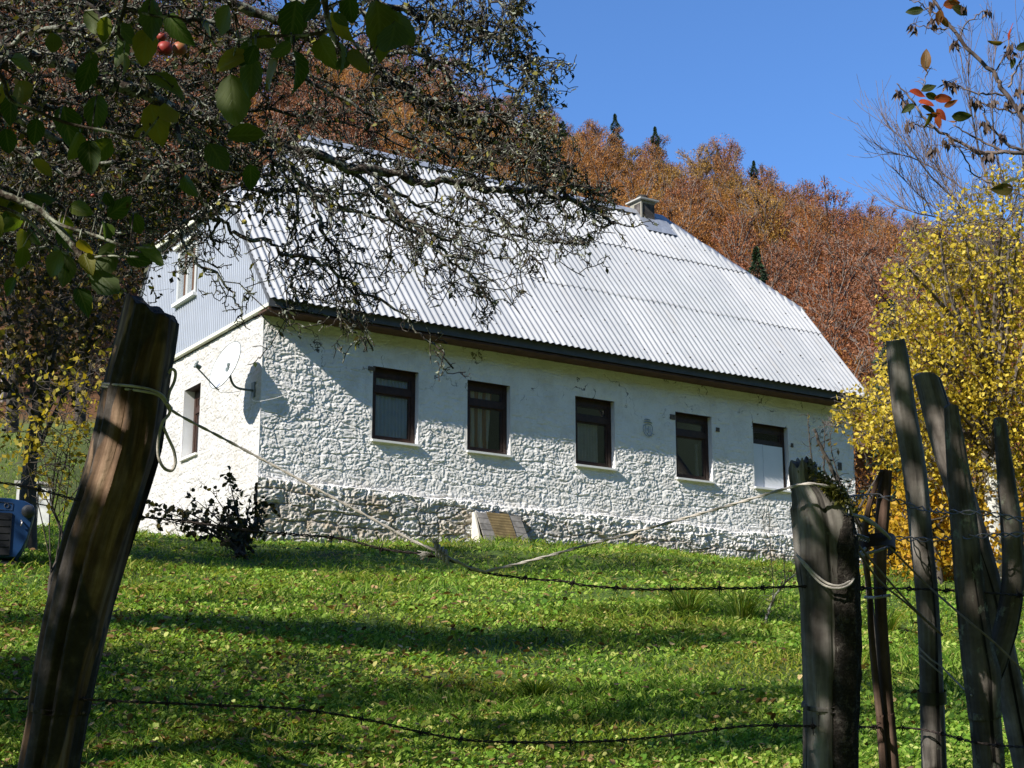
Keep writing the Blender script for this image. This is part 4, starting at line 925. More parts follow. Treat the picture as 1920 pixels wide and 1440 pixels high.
for k, (x, y, ln, an) in enumerate(CLV):
    a = radians(an); b = P(x, y, 5.88); d = P(x+ln*cos(a), y+ln*sin(a), 5.88+rg.uniform(-.02, .02))-b; L_ = np.linalg.norm(d)
    leaf(cl, b, d*1.2, -b/np.linalg.norm(b)+rg.normal(size=3)*.6, L_*1.2, L_*rg.uniform(.5, .66), .3, .15, .02, k)
cl.build('leaves', M_CHLEAF, cherry, smooth=True)
for (x, y) in [(1711, 50), (1749, 36), (1788, 78), (1853, 22), (1895, 85), (1888, 98), (1912, 168), (1773, 153), (1789, 155), (1822, 184), (1832, 192), (1858, 188), (1686, 170), (1697, 192), (1700, 233), (1746, 278), (1774, 262), (1826, 280), (1857, 290), (1879, 252), (1846, 228), (1851, 236), (1803, 12), (1888, 192), (1750, 5), (1917, 195)]:
    wl = OB(CB); n = 15; c = P(x, y, 5.9)+rg.normal(size=(n, 3))*np.array([.008, .008, .006]); d = rg.normal(size=(n, 3))*.35+np.array([0, 0, -1.0]); d /= np.linalg.norm(d, axis=1)[:, None]; ll = .022+.02*rg.random(n)
    wl.quads(c+d*ll[:, None]*.5, d, perp(d, rg), ll, ll*.38)
    wl.build('withered_cluster', M_WITHER, cherry)

# ------------------------------------------------------------------ generic tree builder
def crown_points(n, rg, cx, rx, rz, lumps):
    """points in a lumpy crown: several overlapping ellipsoidal clumps"""
    out = []
    w = np.array([l[3] for l in lumps])**2; w = w/w.sum()
    for (x, y, z, r), k in zip(lumps, (w*n).astype(int)):
        q = rdirs(k, rg)*(rg.random(k)**.45)[:, None]; out.append(q*r*np.array([1, 1, .8])+np.array([x, y, z]))
    return np.concatenate(out)
rg = np.random.default_rng(55)
def beech_mesh(i, mats, n=8600):
    """one mesh variant: trunk, ascending twigs, small leaves"""
    hgt = rg.uniform(13.2, 15.6); R = rg.uniform(2.6, 3.4); lumps = []
    for k in range(30):
        f = rg.random()**.8; z = hgt*(.44+.52*f); rr = R*(sin(pi*min(1, .12+.80*(1-abs(f-.42)*1.25))))*.8
        a = rg.random()*2*pi; lumps.append((rr*cos(a)*rg.random()**.5*.85, rr*sin(a)*rg.random()**.5*.85, z, rg.uniform(.7, 1.25)*(1.1-.5*f)))
    lm = MB(); c = crown_points(int(n*.55), rg, 0, R, hgt, lumps); q = rdirs(int(n*.45), rg)*(rg.random(int(n*.45))**.38)[:, None]
    q[:, :2] *= R*(.72+.28*(q[:, 2:3] < 0)); q[:, 2] = q[:, 2]*hgt*.29+hgt*.68; c = np.concatenate([c, q]); k = len(c)
    d = rdirs(k, rg)*.75+np.array([0, 0, .55])+np.stack([c[:, 0]/R, c[:, 1]/R, c[:, 2]*0], 1)*.45; d /= np.linalg.norm(d, axis=1)[:, None]
    s = .06+.105*rg.random(k); lm.quads(c, d, perp(d, rg), s*1.7, s*.55)
    tm = MB(); tt = np.linspace(0, 1, 9); tm.tube(np.stack([.25*np.sin(tt*3+i), .2*np.cos(tt*2.4+i), tt*hgt*.74-.6], 1), np.linspace(.20, .05, 9), 6)
    bm = MB()
    for (x, y, z, r) in lumps:
        z0 = max(hgt*.25, z-rg.uniform(1.8, 3.6)); bm.tube(spline([(0, 0, z0), (x*.5, y*.5, z0+.55*(z-z0)), (x, y, z), (x*1.15, y*1.15, z+r*.9)], 7), np.linspace(.06, .02, 7), 4, cap=False)
        for _ in range(7):
            e = np.array([x, y, z])+rdirs(1, rg)[0]*r*np.array([1, 1, .5])+np.array([0, 0, r*.5]); bm.tube([(x*.7, y*.7, z-r*.7), (np.array([x, y, z])+e)/2, e], [.03, .022, .012], 3, cap=False)
    return lm.mesh('beech_crown', mats[0]), tm.mesh('beech_trunk', mats[1], True), bm.mesh('beech_limbs', M_BLIMB, True), hgt
M_BTRUNK = simple('pale_beech_bark', (.34, .30, .26), .85, .35, 2.0)
M_BLIMB = simple('grey_beech_twig', (.17, .135, .11), .85, .35, 2.0)
RUST = [leafmat('rust_beech_leaf', [(0, (.11, .034, .012)), (.5, (.27, .090, .031)), (1, (.40, .175, .075))], .3),
        leafmat('russet_beech_leaf', [(0, (.12, .041, .018)), (.5, (.27, .105, .047)), (1, (.40, .20, .105))], .3),
        leafmat('orange_beech_leaf', [(0, (.15, .052, .013)), (.5, (.31, .122, .024)), (1, (.44, .21, .055))], .3),
        leafmat('golden_beech_leaf', [(0, (.18, .09, .015)), (.5, (.34, .18, .03)), (1, (.46, .28, .06))], .3)]
LEAFN = ['dull rust', 'pale russet', 'orange', 'golden yellow']
VAR = [[beech_mesh(i+4*j, (RUST[j], M_BTRUNK)) for i in range(3 if j < 2 else 2)] for j in range(4)]
# candidate positions on the hill
pos = []
y = YB+3.0
while y < YC+4:
    sp = 4.6+1.1*(y-YB)/(YC-YB); x = -.40*y+rg.random()*sp
    while x < .40*y:
        pos.append((x+rg.uniform(-1.5, 1.5), y+rg.uniform(-1.8, 1.8))); x += sp
    y += sp*.95
pos = np.array(pos); pz = terrain(pos[:, 0], pos[:, 1]); tx, ty, td = proj(np.stack([pos[:, 0], pos[:, 1], pz+13], 1))
roofline = np.interp(tx, [430, 470, 560, 600, 773, 1237, 1497, 1621], [900, 500, 300, 262, 300, 411, 577, 745], left=980, right=1060)
vis = (ty < roofline+25) & (tx > -180) & (tx < 1990)
pos = pos[vis]; pz = pz[vis]; tx = tx[vis]; ty = ty[vis]; td = td[vis]
opn = (tx > 560)   # where the picture shows them openly
order = np.lexsort((td, ~opn)); IND = order[:292]; REST = order[292:]
hgz = vnoise(pos[:, 0]*.035, pos[:, 1]*.03, 0, 12)+.5*vnoise(pos[:, 0]*.12, pos[:, 1]*.12, 0, 13)+.5*rg.random(len(pos))-.25
def kindof(i):
    h = hgz[i]
    return 3 if h > .66 else 2 if h > .22 else 0 if h > -.25 else 1
def place(name): return 'by the chimney' if name else ''
def linkpart(nm, me, par):
    o = bpy.data.objects.new(nm, me); COL.objects.link(o); o.parent = par; return o
sky_line = np.interp(tx, _spx, _spy)
for q, i in enumerate(IND):
    kd = kindof(i); v = VAR[kd][int(rg.integers(len(VAR[kd])))]; s = rg.uniform(.82, 1.08)
    crest = ty[i] < sky_line[i]+34
    where = ('high on the skyline' if crest else 'on the slope')+' of the hill '+('behind the apple twigs' if tx[i] < 980 else 'above the chimney' if tx[i] < 1260 else 'above the sloping roof end' if tx[i] < 1500 else 'beside the yellow tree')
    o = empty('beech_tree', (pos[i, 0], pos[i, 1], pz[i]), rg.random()*6.28, label=f'{LEAFN[kd]} autumn beech {where}', cat='tree', group=f'{LEAFN[kd]} beeches {where}')
    o.scale = (s, s, s*rg.uniform(.93, 1.07))
    linkpart('crown', v[0], o); linkpart('trunk', v[1], o); linkpart('limbs', v[2], o)
# the rest of the wood, hidden behind the apple twigs, as one mass
def mesh_arrays(me):
    co = np.empty(len(me.vertices)*3, np.float32); me.vertices.foreach_get('co', co); lp = np.empty(len(me.loops), np.int32); me.loops.foreach_get('vertex_index', lp); return co.reshape(-1, 3), lp
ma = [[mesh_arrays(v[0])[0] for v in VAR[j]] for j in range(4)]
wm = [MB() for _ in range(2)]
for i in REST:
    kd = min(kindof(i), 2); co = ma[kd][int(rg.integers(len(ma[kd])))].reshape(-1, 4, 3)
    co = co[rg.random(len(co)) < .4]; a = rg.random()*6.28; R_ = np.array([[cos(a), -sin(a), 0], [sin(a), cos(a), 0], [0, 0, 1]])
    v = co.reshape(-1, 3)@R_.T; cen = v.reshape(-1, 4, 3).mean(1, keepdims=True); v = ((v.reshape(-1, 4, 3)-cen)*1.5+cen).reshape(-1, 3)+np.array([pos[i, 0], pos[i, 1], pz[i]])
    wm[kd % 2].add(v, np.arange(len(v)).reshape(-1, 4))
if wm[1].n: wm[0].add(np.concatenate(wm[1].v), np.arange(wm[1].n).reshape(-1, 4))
if wm[0].n: wm[0].build('beech_wood', leafmat('shade_darkened_wood_leaf', [(0, (.05, .022, .010)), (.5, (.13, .055, .024)), (1, (.22, .10, .05))], .25), kind='stuff', label='rust brown beech wood on the hill behind the apple twigs', cat='wood')  # leaf colour darkened to stand for a wood lying in shade

# spruces on the hill
M_SPRUCE = leafmat('dark_spruce_needle', [(0, (.008, .018, .008)), (.6, (.02, .042, .018)), (1, (.05, .085, .035))], .15)
def spruce_mesh(n=5200, hgt=15.0, R=3.1):
    lm = MB(); f = rg.random(n)**.75; z = hgt*(.06+.94*f); tier = .72+.28*np.cos(z*4.6); rr = R*1.15*(1-f)**.72*tier*(.25+.75*rg.random(n)**.5)+.05; a = rg.random(n)*2*pi
    c = np.stack([rr*np.cos(a), rr*np.sin(a), z-rr*.28], 1); d = np.stack([np.cos(a), np.sin(a), -.35+.3*rg.normal(size=n)], 1); d /= np.linalg.norm(d, axis=1)[:, None]
    lm.quads(c, d, perp(d, rg), (.25+.75*(1-f)**.5)*(.4+.5*rg.random(n)), (.5+.5*(1-f))*(.10+.12*rg.random(n))); tm = MB(); tm.tube([(0, 0, -.6), (0, 0, hgt*.5), (0, 0, hgt*.98)], [.2, .11, .02], 6)
    return lm.mesh('spruce_crown', M_SPRUCE), tm.mesh('spruce_trunk', M_TWIG)
SPV = [spruce_mesh(), spruce_mesh(4600, 14, 2.7)]
def spruce(px, ptop, y, hgt, label, group=None):
    r = P(px, ptop, 1.0); k = y/r[1]; x = r[0]*k; zt = r[2]*k; zb = float(terrain(x, y)); hgt = min(24, max(7, zt-zb)); o = empty('spruce_tree', (x, y, zt-hgt), rg.random()*6, label=label, cat='tree', group=group)
    s = hgt/15.0; o.scale = (s*.8, s*.8, s); a = SPV[int(rg.integers(2))]; linkpart('crown', a[0], o); linkpart('trunk', a[1], o)
spruce(1018, 152, 186, 17, 'slim dark spruce on the skyline beside the apple twigs'); spruce(1153, 213, 184, 17, 'dark spruce standing alone on the skyline above the chimney')
spruce(1228, 237, 186, 16, 'dark spruce tip poking over the rust beeches on the skyline'); spruce(1345, 266, 186, 16, 'small spruce tip on the skyline over the descending ridge')
spruce(1413, 301, 184, 16, 'faint spruce tip beside golden beeches on the ridge'); spruce(1055, 205, 150, 15, 'dark spruce among orange beeches below the skyline')
spruce(1418, 462, 90, 15, 'dark green spruce rising behind the sloping roof end'); spruce(1432, 505, 84, 14, 'lower dark spruce close behind the roof end')
spruce(1668, 560, 60, 14, 'dark spruce between the house corner and the yellow tree'); spruce(1700, 690, 54, 10, 'short dark spruce half hidden by the yellow tree'); spruce(705, 100, 150, 16, 'dark spruce behind the apple twigs near the sky gap')

# ------------------------------------------------------------------ broadleaf garden trees and shrubs
def garden_tree(name, base, lean, hgt, spread, clumps, nleaf, lsize, leafm, barkm, label, cat, r0=.12, seed=1, twk=(8, 6), bare=None, group=None, lin=(.4, .62), limbm=None, gap=-.28):
    """clumps: list of (px,py,depth,radius) giving where the foliage masses stand"""
    rg = np.random.default_rng(seed); base = np.array(base, float); o = empty(name, base, label=label, cat=cat, group=group)
    tm = OB(base); top = base+np.array([lean[0], lean[1], hgt*.55]); tp = spline([base-[0, 0, .3], base+(top-base)*.35+rg.normal(size=3)*.06, base+(top-base)*.7+rg.normal(size=3)*.08, top], 20)
    tm.tube(tp, np.linspace(r0, r0*.5, 20)*(1+.1*vnoise(np.arange(20)*.6, seed, 0, 3)), 10); tm.build('trunk', barkm, o, smooth=True)
    bm = OB(base); out = []; lc = []
    for (px, py, dep, rad, *dn_) in clumps:
        c = P(px, py, dep); i = int(rg.integers(7, 20)); a = tp[i]; mid = a+(c-a)*.5+np.array([0, 0, .12*np.linalg.norm(c-a)])*rg.uniform(-.2, 1)+rg.normal(size=3)*.08
        bm.tube(spline([a, mid, c], 10), np.linspace(r0*.32, r0*.08, 10), 6); out.append((spline([a, mid, c], 10), np.linspace(r0*.3, .01, 10), 2))
        for _ in range(twk[0]):
            d = rdirs(1, rg)[0]; d[2] = d[2]*.6+.25; grow(bm, c+rg.normal(size=3)*rad*.15, d, rad*rg.uniform(.7, 1.15), max(.004, r0*.05), 1, rg, out, wig=.22, kids=(twk[1],), ratio=(.5,), minr=.0022)
        k = int(nleaf*rad*rad*(dn_[0] if dn_ else 1)); q = rdirs(k, rg)*(rg.random(k)**lin[0])[:, None]*rad*np.array([1, 1, .85]); 
        wob = vnoise(q[:, 0]*2.6/rad+px, q[:, 1]*2.6/rad, q[:, 2]*2.6/rad, seed) > gap; lc.append((c+q)[wob])
    bm.build('limbs', limbm or barkm, o)
    if nleaf:
        c = np.concatenate(lc); k = len(c); lm = OB(base); d = rdirs(k, rg); d[:, 2] -= .35; d /= np.linalg.norm(d, axis=1)[:, None]
        s = lsize*(.65+.7*rg.random(k)); lm.quads(c, d, perp(d, rg), s, s*.68); lm.build('foliage', leafm, o)
    return o
M_YELLEAF = leafmat('yellow_pear_leaf', [(0, (.22, .17, .02)), (.3, (.48, .36, .03)), (.6, (.63, .47, .045)), (.85, (.68, .54, .10)), (1, (.34, .31, .04))], .4)
M_GOLDLEAF = leafmat('golden_bush_leaf', [(0, (.26, .17, .012)), (.4, (.48, .30, .02)), (.8, (.56, .36, .03)), (1, (.42, .20, .02))], .4)
M_GREYBARK = barkmat('pale_lichen_bark', (.10, .085, .07), (.55, .55, .50), .9, 9); M_DKBARK = simple('dark_grey_bark', (.06, .05, .04), .9, .5, 12)
M_LIMB = simple('brown_grey_limb', (.12, .10, .085), .85, .5, 9); M_PALETW = simple('pale_grey_twig', (.22, .19, .165), .85, .35, 9)
YT = G(1868, 1092, 14, 60)
cl = []
rg = np.random.default_rng(91)
for (x, y, r) in [(1905, 470, .9), (1840, 505, .85), (1780, 545, .8), (1735, 600, .75), (1900, 580, .95), (1830, 620, .95), (1765, 680, .85), (1900, 690, 1.0), (1830, 730, .95), (1720, 700, .6), (1700, 620, .45), (1690, 520, .3), (1770, 790, .85), (1900, 800, 1.0), (1850, 850, .9), (1700, 760, .65), (1650, 760, .5), (1610, 765, .36), (1575, 790, .22), (1640, 805, .42), (1690, 830, .6), (1745, 880, .7), (1910, 900, .9), (1830, 930, .6), (1960, 560, 1.0), (1970, 760, 1.1), (1975, 900, 1.0), (2050, 650, 1.2), (1750, 470, .35), (1810, 440, .4), (1880, 420, .45), (1780, 500, .5), (1900, 390, .45), (1850, 470, .5), (1760, 425, .4), (1820, 395, .45), (1880, 355, .45), (1930, 330, .5), (1720, 440, .3), (1700, 500, .35)]:
    cl.append((x, y, YT[1]/cos(TH)*1.0+rg.uniform(-1.2, 1.2), r, .55 if y < 480 else .8 if y < 560 else 1.0))
garden_tree('pear_tree', YT, (.2, .2), 5.2, 3, cl, 1950, .064, M_YELLEAF, M_GREYBARK, 'yellow leaved pear tree with a white lichened trunk behind the pickets', 'tree', .15, 5, (11, 8), limbm=M_LIMB, gap=-.2)
cl = [(1720, 1000, 26, .75), (1690, 1040, 25.5, .6), (1780, 1010, 26.5, .8), (1740, 1060, 25.5, .55), (1700, 950, 26.5, .7), (1830, 1000, 27, .8), (1900, 1010, 27, .9), (1790, 1060, 26, .6), (1850, 1065, 26, .6), (1760, 940, 27, .7), (1920, 1070, 26.5, .6), (1975, 1020, 27, 1)]
b = G(1760, 1098, 14, 60); cl = [(x, y, np.linalg.norm(b)*1.0+(d-26)*.6, r*1.0) for x, y, d, r in cl]
garden_tree('golden_bush', b, (0, .3), 1.6, 2, cl, 1700, .075, M_GOLDLEAF, M_DKBARK, 'low golden orange bush glowing beneath the pear tree', 'bush', .06, 6, (4, 4))
M_RUSTBUSH = RUST[0]
b = G(1640, 1075, 20, 60); dd = 37.5
garden_tree('rust_bush', (P(1640, 1055, dd)), (0, 0), 2.4, 2, [(1625, 900, dd, .8), (1650, 960, dd, .75), (1620, 850, dd, .55), (1670, 1010, dd, .7), (1610, 980, dd, .7), (1640, 1040, dd-.5, .6)], 900, .10, M_RUSTBUSH, M_DKBARK, 'rust red leafed bush just beyond the far corner of the house', 'bush', .05, 7, (5, 4))
# bare grey tree whose fine shoots fan up behind the pear tree
rg = np.random.default_rng(17); bb = P(2010, 1050, 31); bb[2] = float(terrain(bb[0], bb[1])); bare = empty('bare_tree', bb, label='bare tree with fine grey shoots fanning upward into the blue sky', cat='tree')
m = OB(bb); tp = spline([bb, P(2000, 800, 31), P(1960, 600, 30.5), P(1900, 500, 30)], 20); m.tube(tp, np.linspace(.2, .07, 20), 9); m.build('trunk', M_DKBARK, bare, smooth=True)
m = OB(bb)
for (pts, r0) in [([(1960, 600), (1870, 480), (1800, 385), (1745, 330), (1700, 270), (1665, 238)], .045), ([(1930, 540), (1850, 450), (1790, 370), (1760, 320), (1740, 260)], .04), ([(1900, 500), (1850, 420), (1800, 350), (1720, 300), (1660, 285)], .04), ([(1900, 500), (1870, 400), (1840, 300), (1820, 200), (1815, 120)], .04),
                  ([(1960, 560), (1900, 400), (1870, 300), (1860, 180), (1868, 80)], .04), ([(1900, 500), (1830, 430), (1740, 380), (1680, 320)], .03), ([(1980, 600), (1930, 400), (1915, 250), (1915, 100)], .04), ([(1900, 520), (1780, 420), (1720, 400), (1690, 390)], .03)]:
    q = spline([P(x, y, 30+rg.uniform(-.6, .6)) for x, y in pts], 26); rad = np.linspace(r0*.65, .006, 26); m.tube(q, rad, 6)
    for i in range(5, 26):
        for _ in range(2):
            ax = q[min(25, i)]-q[i-1]; ax /= np.linalg.norm(ax); s = rg.normal(size=3); d = ax+s*.35+np.array([0, 0, .3]); grow(m, q[i], d, rg.uniform(.35, 1.1), max(.0055, rad[i]*.3), 1, rg, None, wig=.10, kids=(2,), ratio=(.55,), ang=.5, minr=.0036, upb=.35)
m.build('shoots', simple('purple_grey_shoot', (.14, .105, .095), .8, .4, 9), bare)

# tangled yellow and brown shrub trees on the left behind the big post
M_TANGLE = leafmat('olive_and_brown_leaf', [(0, (.012, .014, .004)), (.35, (.035, .03, .008)), (.6, (.075, .045, .010)), (.80, (.11, .075, .012)), (.92, (.30, .24, .02)), (1, (.40, .33, .04))], .3)
M_TANGLEY = leafmat('yellow_shrub_leaf', [(0, (.20, .15, .015)), (.5, (.42, .32, .03)), (1, (.25, .24, .03))], .45)
M_TANGLED = leafmat('dark_brown_leaf', [(0, (.012, .010, .004)), (.6, (.045, .024, .008)), (.9, (.10, .06, .015)), (1, (.20, .15, .03))], .25)
tb = P(60, 985, 19.0); tb[2] = float(terrain(tb[0], tb[1]))
cl = [(40, 560, 19, 1.0), (110, 500, 19.4, .9), (170, 560, 19, .8), (60, 660, 18.8, .9), (150, 660, 19, .7), (200, 620, 19.2, .6), (20, 450, 19.5, 1.0), (110, 420, 20, .9), (220, 480, 20, .8), (-60, 600, 19, 1.1), (250, 420, 20.5, .7), (190, 370, 20.5, .8), (60, 350, 20, .9), (-40, 760, 18.5, .8)]
garden_tree('hawthorn_tree', tb, (.1, .2), 5.0, 3, cl, 430, .085, M_TANGLE, M_DKBARK, 'tangled brown and yellow hawthorn beside the gable', 'tree', .10, 8, (9, 8))
tb2 = P(120, 960, 14.0); tb2[2] = float(terrain(tb2[0], tb2[1]))
cl = [(140, 720, 14, .30), (185, 690, 14, .25), (120, 780, 13.8, .32), (160, 760, 14.2, .25), (90, 830, 13.9, .35), (30, 800, 13.8, .35), (60, 880, 13.7, .3), (130, 870, 14, .28), (20, 700, 14.2, .3), (200, 740, 14, .2), (110, 930, 13.8, .2), (170, 820, 14, .25)]
garden_tree('young_maple', tb2, (-.1, 0), 1.5, 1, cl, 900, .052, M_TANGLEY, M_DKBARK, 'thin young tree with bright yellow leaves behind the leaning post', 'tree', .020, 9, (7, 6))
for k, (px, py, d, h, r, lab) in enumerate([(30, 700, 50, 9, 2.6, 'dark leafy tree on the rise farthest from the gable'), (160, 640, 54, 10, 2.8, 'dark brown leafy tree on the rise behind the hawthorn'), (285, 560, 56, 11, 2.8, 'brown leafy tree on the rise just behind the gable roof')]):
    b = P(px, py, d); b[2] = float(terrain(b[0], b[1])); y0 = proj(b)[1]
    cl = [(px+rg.uniform(-120, 120), y0-rg.uniform(130, 560), d+rg.uniform(-2, 2), rg.uniform(1.3, 2.1)) for _ in range(13)]
    garden_tree('broadleaf_tree', b, (0, 0), h, 3, cl, 150, .17, M_TANGLED, M_DKBARK, lab, 'tree', .2, 60+k, (5, 5))

rg = np.random.default_rng(44)
pt_ = np.array([-8.6, 15.6, float(terrain(-8.6, 15.6))]); po = empty('unseen_plum_tree', pt_, label='broad plum tree standing just out of view beside the lawn', cat='tree')
m = OB(pt_); m.tube(spline([pt_-[0, 0, .2], pt_+[.1, 0, 1.5], pt_+[0, .2, 3.2], pt_+[.2, .1, 5]], 16), np.linspace(.16, .05, 16), 9); m.build('trunk', M_DKBARK, po, smooth=True)
mm = OB(pt_)
for k in range(115):
    x, y = (rg.uniform(-6.5, 3.5), 0); y = 21.2+.30*x+rg.normal()*1.2+rg.choice([0, 0, 3.4]); h = rg.uniform(4.0, 6.6); g = np.array([x, y, float(terrain(x, y))])+BK*h
    if inframe(g[None], 150)[0] or g[0] < -13: continue
    n = 260; c = g+rg.normal(size=(n, 3))*np.array([.42, .42, .28]); c = c[~inframe(c, 100)]; n = len(c); dd = rdirs(n, rg)
    if n: mm.quads(c, dd, perp(dd, rg), .07+.06*rg.random(n), .05+.03*rg.random(n))
mm.build('crown', M_APPLELEAF, po)

# vine shrub at the foot of the gable corner
rg = np.random.default_rng(71); SB = G(455, 1048, 10, 40); sd = np.linalg.norm(SB)
shrub = empty('vine_shrub', SB, label='dark leafed sprawling shrub at the corner of the whitewashed gable', cat='shrub')
m = OB(SB); out = []
for (x, y) in [(300, 955), (330, 950), (370, 940), (400, 925), (440, 935), (470, 930), (480, 990), (420, 985), (380, 965), (500, 940), (350, 975), (290, 970), (430, 900), (460, 1000)]:
    e = P(x, y, sd+rg.uniform(-.5, .5)); q = spline([SB+rg.normal(size=3)*.06, SB+(e-SB)*.4+np.array([0, 0, .12]), e], 14); m.tube(q, np.linspace(.022, .004, 14), 5); out.append((q, np.linspace(.02, .004, 14), 2))
    for _ in range(12): i = int(rg.integers(3, 14)); d = rg.normal(size=3); d[2] += .2; grow(m, q[min(13, i)], d, rg.uniform(.1, .32), .004, 1, rg, out, wig=.35, kids=(3,), minr=.002)
m.build('stems', M_TWIG, shrub)
c, d, r = along(out, 620, rg, (0, 1)); lv = OB(SB); k = len(c); d = rdirs(k, rg)
for i in range(k): leaf(lv, c[i], d[i], rg.normal(size=3), rg.uniform(.05, .10), rg.uniform(.05, .085), .3, .2, .12, i, 5)
lv.build('foliage', leafmat('dark_vine_leaf', [(0, (.012, .016, .005)), (.5, (.03, .04, .010)), (.8, (.06, .05, .012)), (.95, (.09, .06, .015)), (1, (.25, .2, .03))], .3), shrub)

# small saplings by the split post
def sapling(name, base, stems, label, cat, leafm=None, nl=0, twigs=6, seed=3, mat=None, tl=(.06, .2)):
    rg = np.random.default_rng(seed); o = empty(name, base, label=label, cat=cat); m = OB(base); out = []
    for pts, r0, r1 in stems:
        q = spline([np.array(p) for p in pts], 8*len(pts)); n = len(q); q = q+.004*np.stack([vnoise(np.arange(n)*.6, r0*700+c, c, 2) for c in range(3)], 1); rad = np.linspace(r0, r1, n); m.tube(q, rad, 7); out.append((q, rad, 1))
        for i in range(2, n):
            for _ in range(twigs if rg.random() < .6 else 0):
                d = rg.normal(size=3); d[2] += .3; grow(m, q[i], d, rg.uniform(*tl), max(.0015, rad[i]*.3), 0, rg, out, wig=.3, minr=.0012)
    m.build('stem', mat or M_TWIG, o)
    if leafm:
        c, d, r = along(out, nl, rg); k = len(c); lv = OB(base); d = rdirs(k, rg); d[:, 2] -= .2; s = .018+.014*rg.random(k); lv.quads(c+d*s[:, None]*.5, d, perp(d, rg), s, s*.6); lv.build('foliage', leafm, o)
s1 = G(1432, 1178, 6, 40); d1 = np.linalg.norm(s1)
sapling('lichen_sapling', s1, [([s1-[0, 0, .03], P(1440, 1150, d1), P(1455, 1115, d1), P(1480, 1085, d1), P(1500, 1072, d1)], .013, .006), ([P(1448, 1125, d1), P(1450, 1100, d1), P(1445, 1030, d1), P(1442, 960, d1)], .005, .0025), ([P(1472, 1092, d1), P(1470, 1050, d1), P(1478, 1010, d1)], .005, .002), ([P(1440, 1010, d1), P(1430, 980, d1), P(1434, 962, d1)], .003, .0015)], 'bent lichen spotted sapling stub in the long grass before the split post', 'sapling', None, 0, 1, 4, M_APPLEBARK)
s2 = P(1640, 1060, 7.6); s2[2] = float(terrain(s2[0], s2[1]))
sapling('pear_sapling', s2, [([s2, P(1625, 1060, 7.6), P(1600, 960, 7.6), P(1565, 890, 7.6), P(1540, 840, 7.6), P(1527, 805, 7.6)], .016, .006), ([P(1600, 960, 7.6), P(1570, 905, 7.5), P(1530, 890, 7.5), P(1518, 830, 7.5), P(1515, 775, 7.5)], .006, .002), ([P(1570, 905, 7.6), P(1548, 890, 7.6), P(1545, 850, 7.6), P(1547, 790, 7.6)], .006, .002), ([P(1580, 920, 7.7), P(1562, 860, 7.7), P(1555, 810, 7.7)], .004, .0016), ([P(1605, 965, 7.6), P(1640, 900, 7.7), P(1655, 890, 7.7)], .006, .0025), ([P(1615, 1000, 7.6), P(1590, 930, 7.5), P(1600, 895, 7.5)], .005, .002)],
        'leaning bare pear sapling with short spurs behind the split post', 'sapling', M_TANGLE, 46, 1, 5, None, (.012, .05))

